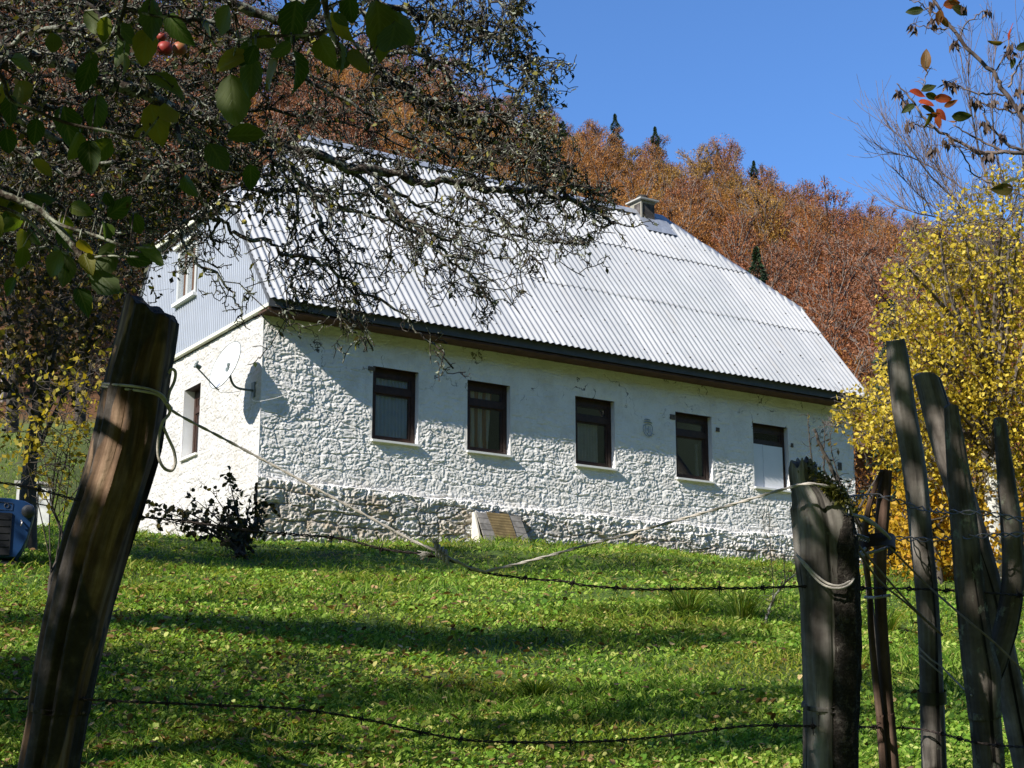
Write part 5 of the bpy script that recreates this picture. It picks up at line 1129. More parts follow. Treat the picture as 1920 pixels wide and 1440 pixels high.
# ------------------------------------------------------------------ fence: posts, pickets, wire and rope
def log(name, rows, depth, mat, label, cat, ecc=.06, seed=1, topf=None, sides=56, gro=.05, group=None, parts=None, rough=1.25, tdep=None):
    """rows: (px centre, py, px width) from top to bottom; grows on below the frame into the ground"""
    rows = list(rows); n = 150
    a = np.array([P(x, y, depth if tdep is None else depth+tdep*(1-k/(len(rows)-1))) for k, (x, y, w) in enumerate(rows)]); w = np.array([r[2] for r in rows])/F*depth*.5
    d = (a[-1]-a[-2]); d /= np.linalg.norm(d); ext = a[-1]
    gz = float(terrain(ext[0], ext[1]))-.25
    if ext[2] > gz: k = (ext[2]-gz)/max(.2, -d[2]); a = np.vstack([a, ext+d*k]); w = np.append(w, w[-1]*1.05)
    a = a[::-1]; w = w[::-1]
    if len(a) < 3: a = np.vstack([a[0], (a[0]+a[1])/2, a[1:]]); w = np.concatenate([[w[0]], [(w[0]+w[1])/2], w[1:]])
    q = spline(a, n); ww = np.interp(np.linspace(0, 1, n), np.linspace(0, 1, len(w)), w); ln = np.concatenate([[0], np.cumsum(np.linalg.norm(np.diff(q, axis=0), axis=1))])
    ph = np.arange(sides)/sides*2*pi; A, Lg = np.meshgrid(ph, ln); cx, sx = np.cos(A), np.sin(A)
    R0 = w.mean()
    ring = 1+ecc*np.cos(2*A+seed)+.07*vnoise(cx*1.3+seed, sx*1.3, Lg*2.2, seed)+rough*(gro*vnoise(cx*6+seed, sx*6, Lg*1.6, seed+1)+gro*.7*vnoise(cx*13, sx*13, Lg*3.2, seed+2)+.018*vnoise(cx*26, sx*26, Lg*9, seed+3))-rough*.10*sstep(.45, .75, vnoise(cx*3.2, sx*3.2, Lg*.7, seed+7))
    for (lx, lz, lr, am) in (parts or []):   # knots: (angle, distance from the top, radius, height)
        da = np.angle(np.exp(1j*(A-lx)))*R0; dz = Lg-(ln[-1]-lz); ring = ring+am*np.exp(-(da**2+dz**2*.6)/(lr*lr))
    t = np.gradient(q, axis=0); t /= np.linalg.norm(t, axis=1)[:, None]
    e1 = np.cross(np.array([0, 1.0, 0]), t); e1 /= np.linalg.norm(e1, axis=1)[:, None]; e2 = np.cross(t, e1)     # e1 ~ +x, e2 ~ away from camera
    vv = q[:, None, :]+(e1[:, None, :]*cx[:, :, None]+e2[:, None, :]*sx[:, :, None])*(ring*ww[:, None])[:, :, None]
    if topf is not None:    # a cut top: lower every point above the cut surface
        xr = cx*ring; lim = ln[-1]-topf(xr, sx*ring); over = np.maximum(0, Lg-lim); vv = vv-t[:, None, :]*over[:, :, None]
    base = q[0].copy(); m = OB(base)
    UVx = (A-pi/2+2*pi) % (2*pi)      # seam at the back
    # duplicate the seam column
    vv = np.concatenate([vv, vv[:, :1]], 1); order = np.argsort(np.append(UVx[0], 0), kind='stable')
    uvx = np.append(UVx[0], UVx[0, 0]); 
    k0 = int(np.argmin(UVx[0])); roll = np.concatenate([np.arange(k0, sides), np.arange(0, k0+1)]); vv = vv[:, :sides][:, roll]; uvx = np.append(UVx[0][roll[:-1]], 2*pi)
    uv = np.stack([np.broadcast_to(uvx*R0, (n, sides+1)), np.broadcast_to(ln[:, None], (n, sides+1))], -1)
    i = np.arange(n-1)[:, None]*(sides+1); j = np.arange(sides)[None, :]; m.add(vv.reshape(-1, 3), np.stack([i+j, i+j+1, i+sides+2+j, i+sides+1+j], -1).reshape(-1, 4), uv.reshape(-1, 2))
    topring = vv[-1, :sides]; c = topring.mean(0); inner = c+(topring-c)*.5-t[-1]*.004*rng.random(sides)[:, None]
    tv = np.vstack([topring, inner, c[None]]); s_ = np.arange(sides); s2_ = (s_+1) % sides
    m.add(tv, [np.stack([s_, s2_, s2_+sides, s_+sides], -1), np.stack([s_+sides, s2_+sides, np.full(sides, 2*sides)], -1)], np.stack([tv[:, 0]-c[0], tv[:, 1]*.0+tv[:, 2]-c[2]+tv[:, 1]-c[1]], -1))
    o = m.build(name, mat, smooth=True, loc=base); tag(o, label, cat, group)
    return o, q, ww
M_POSTL = woodmat('brown_weathered_post', (.034, .020, .012), (.17, .105, .064), (.42, .295, .20), (.05, .042, .036), 1.0, .008)
M_POSTR = woodmat('grey_split_post', (.035, .030, .025), (.11, .095, .078), (.21, .185, .155), (.034, .029, .024), .8, .007, .0, (.0, .0))
M_PICK = woodmat('grey_barkless_picket', (0.050, 0.045, 0.040), (0.276, 0.251, 0.221), (0.529, 0.492, 0.444), None, 1.0, .004, .10)
M_PICKB = woodmat('lichened_picket', (0.045, 0.040, 0.034), (0.180, 0.158, 0.136), (0.356, 0.319, 0.282), None, 1.0, .006, .16)
M_PICKP = woodmat('pale_split_picket', (0.057, 0.048, 0.040), (0.272, 0.238, 0.211), (0.490, 0.435, 0.388), None, 1.2, .004)
M_POLE = woodmat('smooth_brown_pole', (.05, .03, .022), (.16, .10, .073), (.30, .20, .15), None, .7, .002)
DL = 3.6
log('fence_post', [(290, 548, 96), (272, 650, 112), (255, 730, 122), (238, 830, 132), (210, 930, 130), (184, 1010, 132), (160, 1100, 128), (135, 1200, 122), (112, 1320, 118), (93, 1440, 114)], DL, M_POSTL, 'thick leaning brown fence post of weathered wood tied with doubled rope', 'fence post', .05, 3, lambda x, y: .012+.020*(x+1)-.004*np.cos(x*9), 72, .055, rough=1.7, parts=[(-1.2, .42, .035, .10), (-.6, .75, .04, .09), (-2.3, 1.05, .05, .08)])
def topsplit(x, y):
    return np.where(x < -.12, .012+.012*(x+.6)**2, .035+.105*np.clip((x+.12)/1.1, 0, 1))+.006*np.sin(x*14)
M_POSTR2 = woodmat('grey_split_post_bark', (.03, .026, .022), (.11, .096, .08), (.21, .185, .155), (.036, .031, .026), .8, .008, .0, (.30, .40))
DR = 3.5
# the split post: two half logs from one trunk, sound grey face and barked half
op, qp, wp = log('split_post', [(1503, 856, 46), (1506, 880, 52), (1508, 900, 52), (1514, 912, 66), (1528, 938, 94), (1540, 985, 106), (1546, 1050, 112), (1552, 1120, 110), (1554, 1200, 108), (1556, 1320, 104), (1556, 1440, 104)], DR, M_PICK, 'stout split fence post with mossy broken shoulder and rope round its top', 'fence post', .03, 14, lambda x, y: .006+.010*np.abs(x)+.006*np.sin(x*9)+.005*np.sin(y*7), 72, .03, rough=1.1)
m = MB(); rows = [(1585, 965, 30), (1578, 1010, 56), (1582, 1080, 60), (1584, 1200, 62), (1580, 1320, 58), (1578, 1450, 56)]
pts = spline([P(x, y, DR-.030) for x, y, w in rows], 110); wd = np.interp(np.linspace(0, 1, 110), np.linspace(0, 1, 6), [r[2] for r in rows])/F*DR*.5
ringn = 28; A_, L_ = np.meshgrid(np.arange(ringn)/ringn*2*pi, np.linspace(0, .6, 110)); rr = 1+.10*vnoise(np.cos(A_)*5, np.sin(A_)*5, L_*14, 3)+.09*vnoise(np.cos(A_)*9, np.sin(A_)*9, L_*40, 5)
m.tube(pts, wd, ringn, ring=rr); bk = m.build('bark', barkmat('rough_black_bark', (.030, .025, .021), (.085, .075, .063), .35, 60), op, smooth=True); bk.matrix_parent_inverse = op.matrix_basis.inverted()
mv = MB(); n = 900; cm = P(1562, 945, DR-.055)+rng.normal(size=(n, 3))*np.array([.020, .012, .0]); cm[:, 2] = P(1562, 945, DR)[2]-(cm[:, 0]-P(1562, 945, DR)[0])*.85+rng.normal(size=n)*.010+.010
dm = rdirs(n); mv.quads(cm, dm, perp(dm), .006+.008*rng.random(n), .003+.004*rng.random(n)); mo = mv.build('moss', leafmat('yellow_green_moss', [(0, (.03, .035, .006)), (.6, (.10, .10, .02)), (1, (.20, .17, .03))], .2), op); mo.matrix_parent_inverse = op.matrix_basis.inverted()
GP = None
k1, q1, w1 = log('picket', [(1677, 628, 34), (1683, 670, 42), (1694, 760, 46), (1714, 880, 46), (1726, 1000, 45), (1738, 1120, 46), (1745, 1250, 46), (1752, 1440, 48)], 3.9, M_PICK, 'tall grey picket with rounded top and black tape round its foot', 'picket', .05, 23, lambda x, y: .012*(x*x+y*y), 44, .035, GP)
log('picket', [(1733, 690, 42), (1748, 740, 46), (1768, 810, 50), (1790, 890, 46), (1815, 970, 46), (1848, 1080, 46), (1872, 1180, 44), (1895, 1290, 44), (1925, 1440, 44)], 4.12, M_PICKP, 'pale split picket leaning sharply behind the lichened one', 'picket', .10, 25, lambda x, y: .008+.012*(x+.5)**2, 44, .04, GP)
log('picket', [(1783, 758, 25), (1787, 800, 30), (1795, 870, 40), (1804, 950, 48), (1814, 1050, 52), (1824, 1150, 56), (1836, 1250, 62), (1846, 1340, 58), (1855, 1440, 54)], 3.72, M_PICKB, 'crooked lichened picket thickening below its narrow top', 'picket', .06, 27, lambda x, y: .006*(x*x), 44, .05, GP, [(-.3, .60, .03, .2)])
log('picket', [(1874, 782, 24), (1880, 840, 28), (1888, 910, 34), (1896, 980, 40), (1901, 1060, 42), (1897, 1120, 44), (1886, 1180, 46), (1868, 1240, 46), (1848, 1310, 40), (1842, 1440, 36)], 3.78, M_PICKB, 'dark rough picket bending in at its foot to meet another', 'picket', .06, 29, lambda x, y: .006*(x*x), 44, .05, GP)
log('picket', [(1662, 876, 22), (1658, 920, 25), (1654, 980, 25), (1650, 1060, 24), (1652, 1150, 22), (1658, 1240, 23), (1664, 1340, 26), (1672, 1440, 28)], 3.85, M_POLE, 'thin smooth brown pole tied beside a bent stick', 'picket', .03, 31, lambda x, y: .006*(x*x+y*y), 32, .012, GP)
log('stick', [(1652, 885, 7), (1640, 915, 9), (1628, 955, 11), (1622, 1000, 12), (1624, 1060, 12), (1630, 1110, 10), (1633, 1180, 12), (1640, 1260, 13), (1650, 1350, 14), (1656, 1440, 15)], 3.83, M_POLE, 'thin bent stick bound to the smooth brown pole', 'stick', .03, 33, None, 20, .02)
# black tape round the foot of the tall picket
m = OB(q1[0]); i0 = [i for i in range(len(q1)) if 1292 < proj(q1[i])[1] < 1324]
if len(i0) > 1:
    m.tube(q1[i0[0]:i0[-1]+1], w1[i0[0]:i0[-1]+1]*1.14, 28, cap=False); o = m.build('tape_band', simple('black_tape', (.012, .012, .013), .4, .2, 9, spec=.5), k1, smooth=True)
# wires
M_WIRE = simple('rusty_barbed_wire', (.040, .030, .026), .7, .6, 90, metal=.3); M_ZINC = simple('dull_zinc_wire', (.20, .19, .18), .4, .4, 60, metal=.6, spec=.5)
def twisted(m, q, r, off, pitch):
    ln = np.concatenate([[0], np.cumsum(np.linalg.norm(np.diff(q, axis=0), axis=1))]); n = max(60, int(ln[-1]/(pitch/6))); s = np.linspace(0, ln[-1], n); c = np.stack([np.interp(s, ln, q[:, k]) for k in range(3)], 1)
    t = np.gradient(c, axis=0); t /= np.linalg.norm(t, axis=1)[:, None]; a = np.cross(t, Z); a /= np.linalg.norm(a, axis=1)[:, None]+1e-9; b = np.cross(t, a)
    for ph in (0, pi):
        g = s/pitch*2*pi+ph; m.tube(c+a*off*np.cos(g)[:, None]+b*off*np.sin(g)[:, None], r, 5)
    return c, t
def barbed(pix, label, sp=.105, r=.0015, group=None, seed=0):
    rg = np.random.default_rng(seed); q = spline([P(*p) for p in pix], 30*len(pix)); m = MB(); c, t = twisted(m, q, r, r*1.25, .05)
    c = c+0; ln = np.concatenate([[0], np.cumsum(np.linalg.norm(np.diff(c, axis=0), axis=1))])
    for s in np.arange(.04, ln[-1], sp):
        s = s+rg.uniform(-.012, .012); i = min(len(c)-2, int(np.searchsorted(ln, s))); p = c[i]; ax = t[i]; e = np.cross(ax, rg.normal(size=3)); e /= np.linalg.norm(e); f = np.cross(ax, e)
        g = np.linspace(0, 4*pi, 22); m.tube(p+ax*np.linspace(-.005, .005, 22)[:, None]+(e*np.cos(g)[:, None]+f*np.sin(g)[:, None])*r*3.0, r*.9, 4)
        for sg, dd in ((1, e), (-1, e), (1, f), (-1, f)): m.tube([p+dd*sg*r*1.5, p+dd*sg*.019+ax*rg.uniform(-.005, .005)], [r*.9, r*.3], 4)
    return m.build('barbed_wire', M_WIRE, label=label, cat='barbed wire', group=group)
GW = None
barbed([(-60, 1312, 3.6), (80, 1310, 3.6), (170, 1312, 3.55), (250, 1316, 3.5), (400, 1322, 3.5), (560, 1330, 3.5), (690, 1350, 3.5), (790, 1373, 3.5), (880, 1388, 3.5), (1000, 1392, 3.5), (1090, 1391, 3.5), (1180, 1387, 3.5), (1280, 1376, 3.5), (1380, 1363, 3.48), (1440, 1360, 3.46), (1520, 1362, 3.44), (1640, 1364, 3.8), (1730, 1368, 3.86), (1830, 1392, 3.66), (1900, 1400, 3.7), (1990, 1404, 3.8)], 'sagging barbed wire lowest on the fence, before the sunlit grass', group=GW, seed=2)
barbed([(215, 968, 3.62), (300, 972, 3.6), (400, 985, 3.6), (480, 996, 3.6), (560, 1003, 3.6), (640, 1010, 3.6), (720, 1030, 3.6), (800, 1040, 3.58), (860, 1056, 3.56), (905, 1073, 3.55), (1000, 1086, 3.55), (1050, 1089, 3.55), (1100, 1098, 3.55), (1200, 1105, 3.55), (1280, 1104, 3.52), (1400, 1103, 3.5), (1500, 1100, 3.46), (1600, 1103, 3.6), (1700, 1104, 3.8), (1760, 1106, 3.8), (1850, 1112, 3.7), (1920, 1117, 3.75), (1990, 1118, 3.8)], 'barbed wire pulled up in the middle by a tied white rope', group=GW, seed=3)
barbed([(-60, 898, 3.6), (0, 905, 3.6), (45, 912, 3.6), (100, 925, 3.58), (160, 942, 3.56)], 'short barbed wire running out of view past the leaning post', group=GW, seed=4)
def loopwire(pts, label):
    q = spline([P(*p) for p in pts], 40*len(pts)); m = MB(); twisted(m, q, .0017, .0052, .072); m.build('twisted_wire', M_ZINC, label=label, cat='wire', group=None)
loopwire([(1600, 1004, 3.45), (1640, 1014, 3.75), (1680, 1010, 3.8), (1730, 1012, 3.84), (1790, 1008, 3.75), (1830, 1006, 3.66), (1900, 1003, 3.72), (1990, 1000, 3.75)], 'silvery twisted wire woven across the pickets at mid height')
loopwire([(1590, 934, 3.6), (1640, 930, 3.8), (1670, 935, 3.8), (1720, 952, 3.84), (1790, 960, 3.68), (1850, 963, 3.68), (1900, 972, 3.72), (1990, 985, 3.75)], 'thin upper twisted wire linking the pickets under the yellow leaves')
# rope
M_ROPE = simple('dirty_white_rope', (.40, .365, .32), .9, .3, 60, bump=.4); M_ROPED = simple('thin_tan_cord', (.20, .165, .12), .9, .3, 60)
def rope(name, pls, r, mat, label, twist=True):
    m = MB()
    for pl in pls:
        q = spline([P(*p) if len(p) == 3 else np.array(p[:3]) for p in pl], 22*len(pl))
        if twist: twisted(m, q, r*.62, r*.42, r*20)
        else: m.tube(q, r, 7)
    return m.build(name, mat, smooth=True, label=label, cat='rope')
rope('rope', [[(318, 760, 3.545), (330, 775, 3.55), (420, 823, 3.56), (500, 866, 3.57), (600, 920, 3.57), (700, 974, 3.57), (770, 1012, 3.56), (820, 1034, 3.55), (850, 1050, 3.545), (880, 1064, 3.545), (908, 1072, 3.54)],
              [(822, 1030, 3.54), (838, 1044, 3.535), (860, 1054, 3.54)], [(908, 1072, 3.535), (960, 1060, 3.53), (1030, 1042, 3.52), (1100, 1022, 3.51), (1200, 995, 3.50), (1300, 967, 3.48), (1400, 938, 3.46), (1470, 917, 3.44), (1505, 908, 3.42), (1530, 908, 3.42), (1560, 914, 3.44)]], 0.0034, M_ROPE, 'dirty white rope strung between the leaning post, the wire and the split post')
fr_ = MB(); rg = np.random.default_rng(3)
for (x, y, a0) in ((822, 1030, -1.9), (812, 1038, 3.05)):
    for _ in range(26):
        a = a0+rg.uniform(-.35, .35); l = rg.uniform(14, 30); b = P(x, y, 3.53); fr_.tube(spline([b, P(x+l*.5*cos(a), y+l*.5*sin(a), 3.53+rg.uniform(-.01, .01)), P(x+l*cos(a+rg.uniform(-.2, .2)), y+l*sin(a), 3.53+rg.uniform(-.02, .02))], 5), .0008, 3)
g = np.linspace(0, 8*pi, 90); ce = P(826, 1036, 3.53); fr_.tube(np.stack([ce[0]+np.linspace(-.012, .016, 90), ce[1]+.013*np.cos(g), ce[2]-np.linspace(-.008, .012, 90)+.013*np.sin(g)], 1), .003, 6)
fr_.build('rope_knot', M_ROPE, label='frayed rope knot splayed open above the barbed wire', cat='rope knot')
lo = lambda pl, r, lab: rope('rope_loop', pl, r, M_ROPE, lab, False)
lo([[(192, 719, 3.56), (215, 721, 3.535), (250, 724, 3.52), (285, 731, 3.525), (305, 742, 3.535), (314, 756, 3.55), (322, 766, 3.57)], [(192, 724, 3.56), (225, 728, 3.535), (265, 733, 3.52), (295, 740, 3.53), (310, 755, 3.545), (318, 770, 3.56)]], .0030, 'doubled pale cord wound round the upper leaning post')
lo([[(314, 755, 3.55), (318, 735, 3.56), (327, 715, 3.57), (329, 698, 3.57), (322, 692, 3.57), (316, 700, 3.57)], [(314, 756, 3.54), (319, 765, 3.55), (316, 778, 3.55), (306, 790, 3.54), (300, 808, 3.54), (296, 835, 3.54), (298, 860, 3.54), (308, 878, 3.54), (322, 882, 3.545), (329, 868, 3.55), (326, 845, 3.55), (315, 820, 3.55), (306, 800, 3.545)]], .0034, 'looped rope end hanging down the side of the leaning post')
lo([[(1490, 1036, 3.47), (1508, 1055, 3.44), (1530, 1078, 3.43), (1552, 1094, 3.425), (1575, 1098, 3.425), (1595, 1088, 3.44), (1605, 1070, 3.455), (1608, 1050, 3.47)], [(1490, 1034, 3.47), (1512, 1064, 3.44), (1540, 1094, 3.425), (1566, 1103, 3.42), (1590, 1098, 3.43), (1603, 1080, 3.45), (1608, 1055, 3.47)]], .0026, 'double white cord slung in a loop round the split post')
lo([[(1560, 914, 3.45), (1585, 922, 3.47), (1596, 965, 3.48), (1592, 985, 3.5), (1598, 1003, 3.5), (1612, 1004, 3.55)], [(1592, 966, 3.48), (1610, 968, 3.5), (1640, 985, 3.6), (1668, 1008, 3.7)], [(1594, 964, 3.48), (1625, 972, 3.55), (1655, 995, 3.65), (1669, 1010, 3.7)], [(1608, 1045, 3.6), (1625, 1038, 3.7), (1645, 1033, 3.74), (1665, 1026, 3.78)], [(1602, 1048, 3.6), (1612, 1038, 3.62), (1622, 1028, 3.66)], [(1622, 1120, 3.78), (1645, 1120, 3.74), (1668, 1116, 3.78)]], .0034, 'white rope lashing that ties the bent stick and pole to the split post')
rope('cord', [[(1597, 1007, 3.47), (1650, 1070, 3.6), (1713, 1140, 3.8), (1767, 1190, 3.86)], [(1605, 1030, 3.5), (1650, 1090, 3.6), (1700, 1132, 3.8), (1767, 1192, 3.86)], [(1668, 1026, 3.72), (1740, 1098, 3.78), (1807, 1157, 3.66), (1870, 1210, 3.64), (1960, 1300, 3.66)]], .0024, M_ROPED, 'thin tan cords running down from the lashing across the pickets', False)
rope('cord', [[(1722, 1213, 3.86), (1745, 1236, 3.84), (1767, 1252, 3.86), (1800, 1285, 3.8), (1822, 1304, 3.7)], [(1722, 1226, 3.86), (1745, 1246, 3.84), (1768, 1266, 3.86)]], .0020, M_ROPE, 'thin pale cord wound round the tall picket above the tape', False)
# dark rubber strap between pole and stick
m = MB(); q = spline([P(1612, 1030, 3.70), P(1620, 1018, 3.68), P(1640, 1012, 3.68), (P(1668, 1012, 3.72)), P(1674, 1022, 3.76), P(1664, 1030, 3.78)], 30); n = 30
A = np.concatenate([q+Z*.014, q-Z*.014]); i = np.arange(n-1); m.add(A, np.stack([i, i+1, i+1+n, i+n], -1)); mo = m.build('rubber_strap', simple('dark_red_rubber', (.022, .009, .007), .55, .3, 20), label='dark rubber strap holding the thin pole to the stick', cat='strap')
md = mo.modifiers.new('thick', 'SOLIDIFY'); md.thickness = .006

# ------------------------------------------------------------------ machine and white cabinet at the picture's edge
mg = G(20, 1064, 8, 40); md_ = float(proj(mg)[2])
ma_ = atan2(-mg[0], mg[1]); mach = empty('garden_tractor', mg-.35*np.array([cos(ma_), sin(ma_), 0]), ma_, label='blue two wheeled garden tractor with a round dark lamp, cut by the frame edge', cat='garden machine')
M_BLUE = simple('blue_machine_paint', (.005, .032, .10), .4, .12, 4, spec=.5); M_BLACK = simple('black_machine_plastic', (.012, .012, .013), .5, .3, 6); M_TYRE = simple('black_tyre', (.02, .02, .02), .9, .3, 14); M_LAMPD = simple('dark_grey_rubber_cap', (.05, .05, .052), .55, .3, 8)
sc_ = md_/F
def mp(px, py, dy=0.0): return np.array([(px-20)*sc_+.35, dy, (1064-py)*sc_*.99])
# hood: side profile swept in depth
prof = [(-120, 936), (-60, 932), (10, 932), (38, 936), (54, 944), (57, 960), (52, 985), (47, 1010), (38, 1032), (28, 1048), (-120, 1048)]
m = MB(); fr0 = np.array([mp(x, y, -.0) for x, y in prof]); n = len(prof); sec = []
for dy, s in ((-.05, .95), (-.02, .99), (.02, 1), (.36, 1), (.40, .98), (.42, .93)):
    c = fr0.mean(0); q = c+(fr0-c)*s; q[:, 1] = dy; sec.append(q)
A = np.concatenate(sec); i = np.arange(len(sec)-1)[:, None]*n; j = np.arange(n)[None, :]; j2 = (j+1) % n
m.add(A, [np.stack([i+j, i+j2, i+n+j2, i+n+j], -1).reshape(-1, 4), np.arange(n)[None, ::-1], (np.arange(n)+(len(sec)-1)*n)[None, :]]); m.build('hood', M_BLUE, mach)
m = MB(); a0, a1 = mp(-110, 1042), mp(16, 962); m.box((a0[0], -.065, a0[2]), (a1[0], -.04, a1[2])); m.build('grille', M_BLACK, mach)
m = MB()
for k in range(5): z = mp(0, 975+k*13)[2]; m.box((mp(-100, 0)[0], -.072, z), (mp(12, 0)[0], -.064, z+.012))
m.build('grille_bar', M_BLACK, mach)
m = MB(); c = mp(45, 958, -.08); 
for k in range(11): pass
A = [c+np.array([.068*sin(pi*k/10)*cos(2*pi*s/18), .05*cos(pi*k/10), .068*sin(pi*k/10)*sin(2*pi*s/18)]) for k in range(11) for s in range(18)]
i = np.arange(10)[:, None]*18; j = np.arange(18)[None, :]; m.add(A, np.stack([i+j, i+(j+1) % 18, i+18+(j+1) % 18, i+18+j], -1).reshape(-1, 4)); m.build('headlamp', M_LAMPD, mach, smooth=True)
m = MB(); g = np.linspace(0, 2*pi, 25); c = mp(5, 948, -.056); m.tube(np.stack([c[0]+.022*np.cos(g), np.full(25, c[1]), c[2]+.022*np.sin(g)], 1), .004, 5); c2 = [mp(-12, 941, -.056), mp(16, 943, -.056), mp(15, 956, -.056), mp(-12, 956, -.056), mp(-12, 941, -.056)]; m.tube(c2, .003, 4); m.build('emblem', M_LAMPD, mach)
m = MB(); m.box((mp(-110, 0)[0], -.02, mp(0, 1062)[2]), (mp(29, 0)[0], .38, mp(0, 1052)[2])); m.build('bumper', M_BLACK, mach)
m = MB(); c = mp(33, 975, -.06); m.tube(spline([c, c+[.01, -.03, -.03], c+[.0, -.02, -.06]], 8), .008, 6); m.build('hook', M_ZINC, mach)
for dy in (-.12, .45):
    m = MB(); c = mp(-170, 1010, dy); g = np.linspace(0, 2*pi, 33); m.tube(np.stack([c[0]+.24*np.cos(g), np.full(33, dy), .27+.24*np.sin(g)], 1), .075, 10); w = m.build('wheel', M_TYRE, mach, smooth=True)
    m = MB(); m.tube([(c[0], dy-.05, .27), (c[0], dy+.05, .27)], [.16, .16], 18); m.build('rim', M_BLUE, w)
m = MB()
for s in (0, .36): m.tube(spline([mp(-150, 990, s), mp(-260, 930, s-.03), mp(-340, 905, s-.06)], 12), .016, 8)
m.build('handlebar', M_BLACK, mach)
cb = P(70, 1003, 24.5); cb[2] = float(terrain(cb[0], cb[1])); 
cab = empty('white_cabinet', cb, .25, label='white boxy cabinet with a slab lid standing on the grass behind the blue machine', cat='cabinet')
M_WHITE = simple('chalky_white_paint', (.68, .68, .64), .8, .1, 7)
m = MB(); m.box((-.32, -.25, -.1), (-.03, .25, .60)); m.box((-.005, -.25, -.1), (.16, .25, .60)); m.box((-.30, -.2, 0), (.13, .2, .58)); m.build('cabinet', M_WHITE, cab)
m = MB(); m.box((-.36, -.29, .602), (.19, .29, .64)); m.build('lid', M_CAP, cab)

# ------------------------------------------------------------------ grass, low plants and fallen leaves
rg = np.random.default_rng(101)
M_GRASS = leafmat('lawn_grass', [(0, (.045, .105, .012)), (.4, (.125, .245, .024)), (.75, (.225, .36, .045)), (1, (.42, .45, .14))], .45, .6, .12, patch=(.9, (1.15, .80, .75)))
M_CLOVER = leafmat('lawn_clover_leaf', [(0, (.055, .135, .014)), (.5, (.17, .325, .034)), (.85, (.32, .46, .075)), (1, (.54, .57, .19))], .42, .65, .12, patch=(1.1, (.95, .72, .8)))
M_LITTER = leafmat('fallen_brown_leaf', [(0, (.06, .030, .010)), (.5, (.19, .105, .038)), (.85, (.33, .205, .085)), (1, (.45, .32, .15))], .2)
def inhouse(x, y):
    dx = x-HC[0]; dy = y-HC[1]; u = dx*U[0]+dy*U[1]; v = dx*V[0]+dy*V[1]; return (u > -.02) & (u < L) & (v > -.08) & (v < W)
def ground_pts(n, y0=5.0, y1=46.0, pw=1.0):
    f = rg.random(n); y = (y0**-pw+(y1**-pw-y0**-pw)*f)**(-1/pw); x = y*rg.uniform(-.40, .40, n)+rg.uniform(-.6, .6, n)
    k = ~inhouse(x, y); x = x[k]; y = y[k]; return x, y
# blades
x, y = ground_pts(380000); dens = fbm(x*.9, y*.9, 0, 61, 3); k = rg.random(len(x)) < np.clip(.72+.5*dens, .3, 1); x = x[k]; y = y[k]; n = len(x); z = terrain(x, y)
sc = (y/9)**.45; rightlong = sstep(.9, 2.6, x-.05*y)*sstep(13.5, 11.0, y)*sstep(9.2, 10.6, y); wall = np.exp(-((y-(27.2+.638*np.clip(x+4.14, -9, 13)))/.5)**2)
h = (.03+.06*rg.random(n)**1.5)*sc*(1+.5*vnoise(x*.7, y*.7, 0, 62))*(1+2.2*rightlong*rg.random(n)+1.0*wall)
d = rg.normal(size=(n, 3))*np.array([.55, .55, 0])+np.array([0, 0, 1.0]); d /= np.linalg.norm(d, axis=1)[:, None]; w = np.cross(d, rg.normal(size=(n, 3))); w /= np.linalg.norm(w, axis=1)[:, None]; b = np.stack([x, y, z-.005], 1); wd = (.0028+.003*rg.random(n))*sc
mid = b+d*h[:, None]*.55; tip = b+d*h[:, None]+np.stack([d[:, 0]*h*.5, d[:, 1]*h*.5, -h*.12], 1)
Vv = np.stack([b-w*wd[:, None], b+w*wd[:, None], mid+w*wd[:, None]*.8, tip, mid-w*wd[:, None]*.8], 1)
m = MB(); m.add(Vv.reshape(-1, 3), np.arange(5*n).reshape(n, 5)); m.build('grass', M_GRASS, kind='stuff', label='short bright green grass covering the slope', cat='grass')
# clover, plantain and dandelion leaves
x, y = ground_pts(210000, 5.0, 40); dens = fbm(x*.8+9, y*.8, 0, 71, 3); k = rg.random(len(x)) < np.clip(.56+.95*dens-.4*sstep(22, 30, y), .06, 1); x = x[k]; y = y[k]; n = len(x); z = terrain(x, y)
sc = (y/9)**.5; nrm = rg.normal(size=(n, 3))*np.array([.75, .75, 0])+np.array([-.45, -.50, 1.0]); nrm /= np.linalg.norm(nrm, axis=1)[:, None]; d = np.cross(nrm, rg.normal(size=(n, 3))); d /= np.linalg.norm(d, axis=1)[:, None]; w = np.cross(nrm, d)
ll = (.012+.034*rg.random(n)**2.6)*sc; ww_ = ll*(.45+.5*rg.random(n)); c = np.stack([x, y, z+(.008+.035*rg.random(n))*sc], 1)
t_ = [(-.5, 0, 0), (-.15, .5, .12), (.25, .42, .12), (.5, 0, 0), (.25, -.42, .12), (-.15, -.5, .12)]
Vv = np.stack([c+d*(a*ll)[:, None]+w*(b_*ww_)[:, None]+nrm*(e*ww_)[:, None] for a, b_, e in t_], 1)
idx = np.arange(n)[:, None]*6; m = MB(); m.add(Vv.reshape(-1, 3), np.concatenate([idx+np.array([0, 1, 2, 3]), idx+np.array([0, 3, 4, 5])])); m.build('clover_cover', M_CLOVER, kind='stuff', label='broad clover and dandelion leaves among the grass', cat='ground cover')
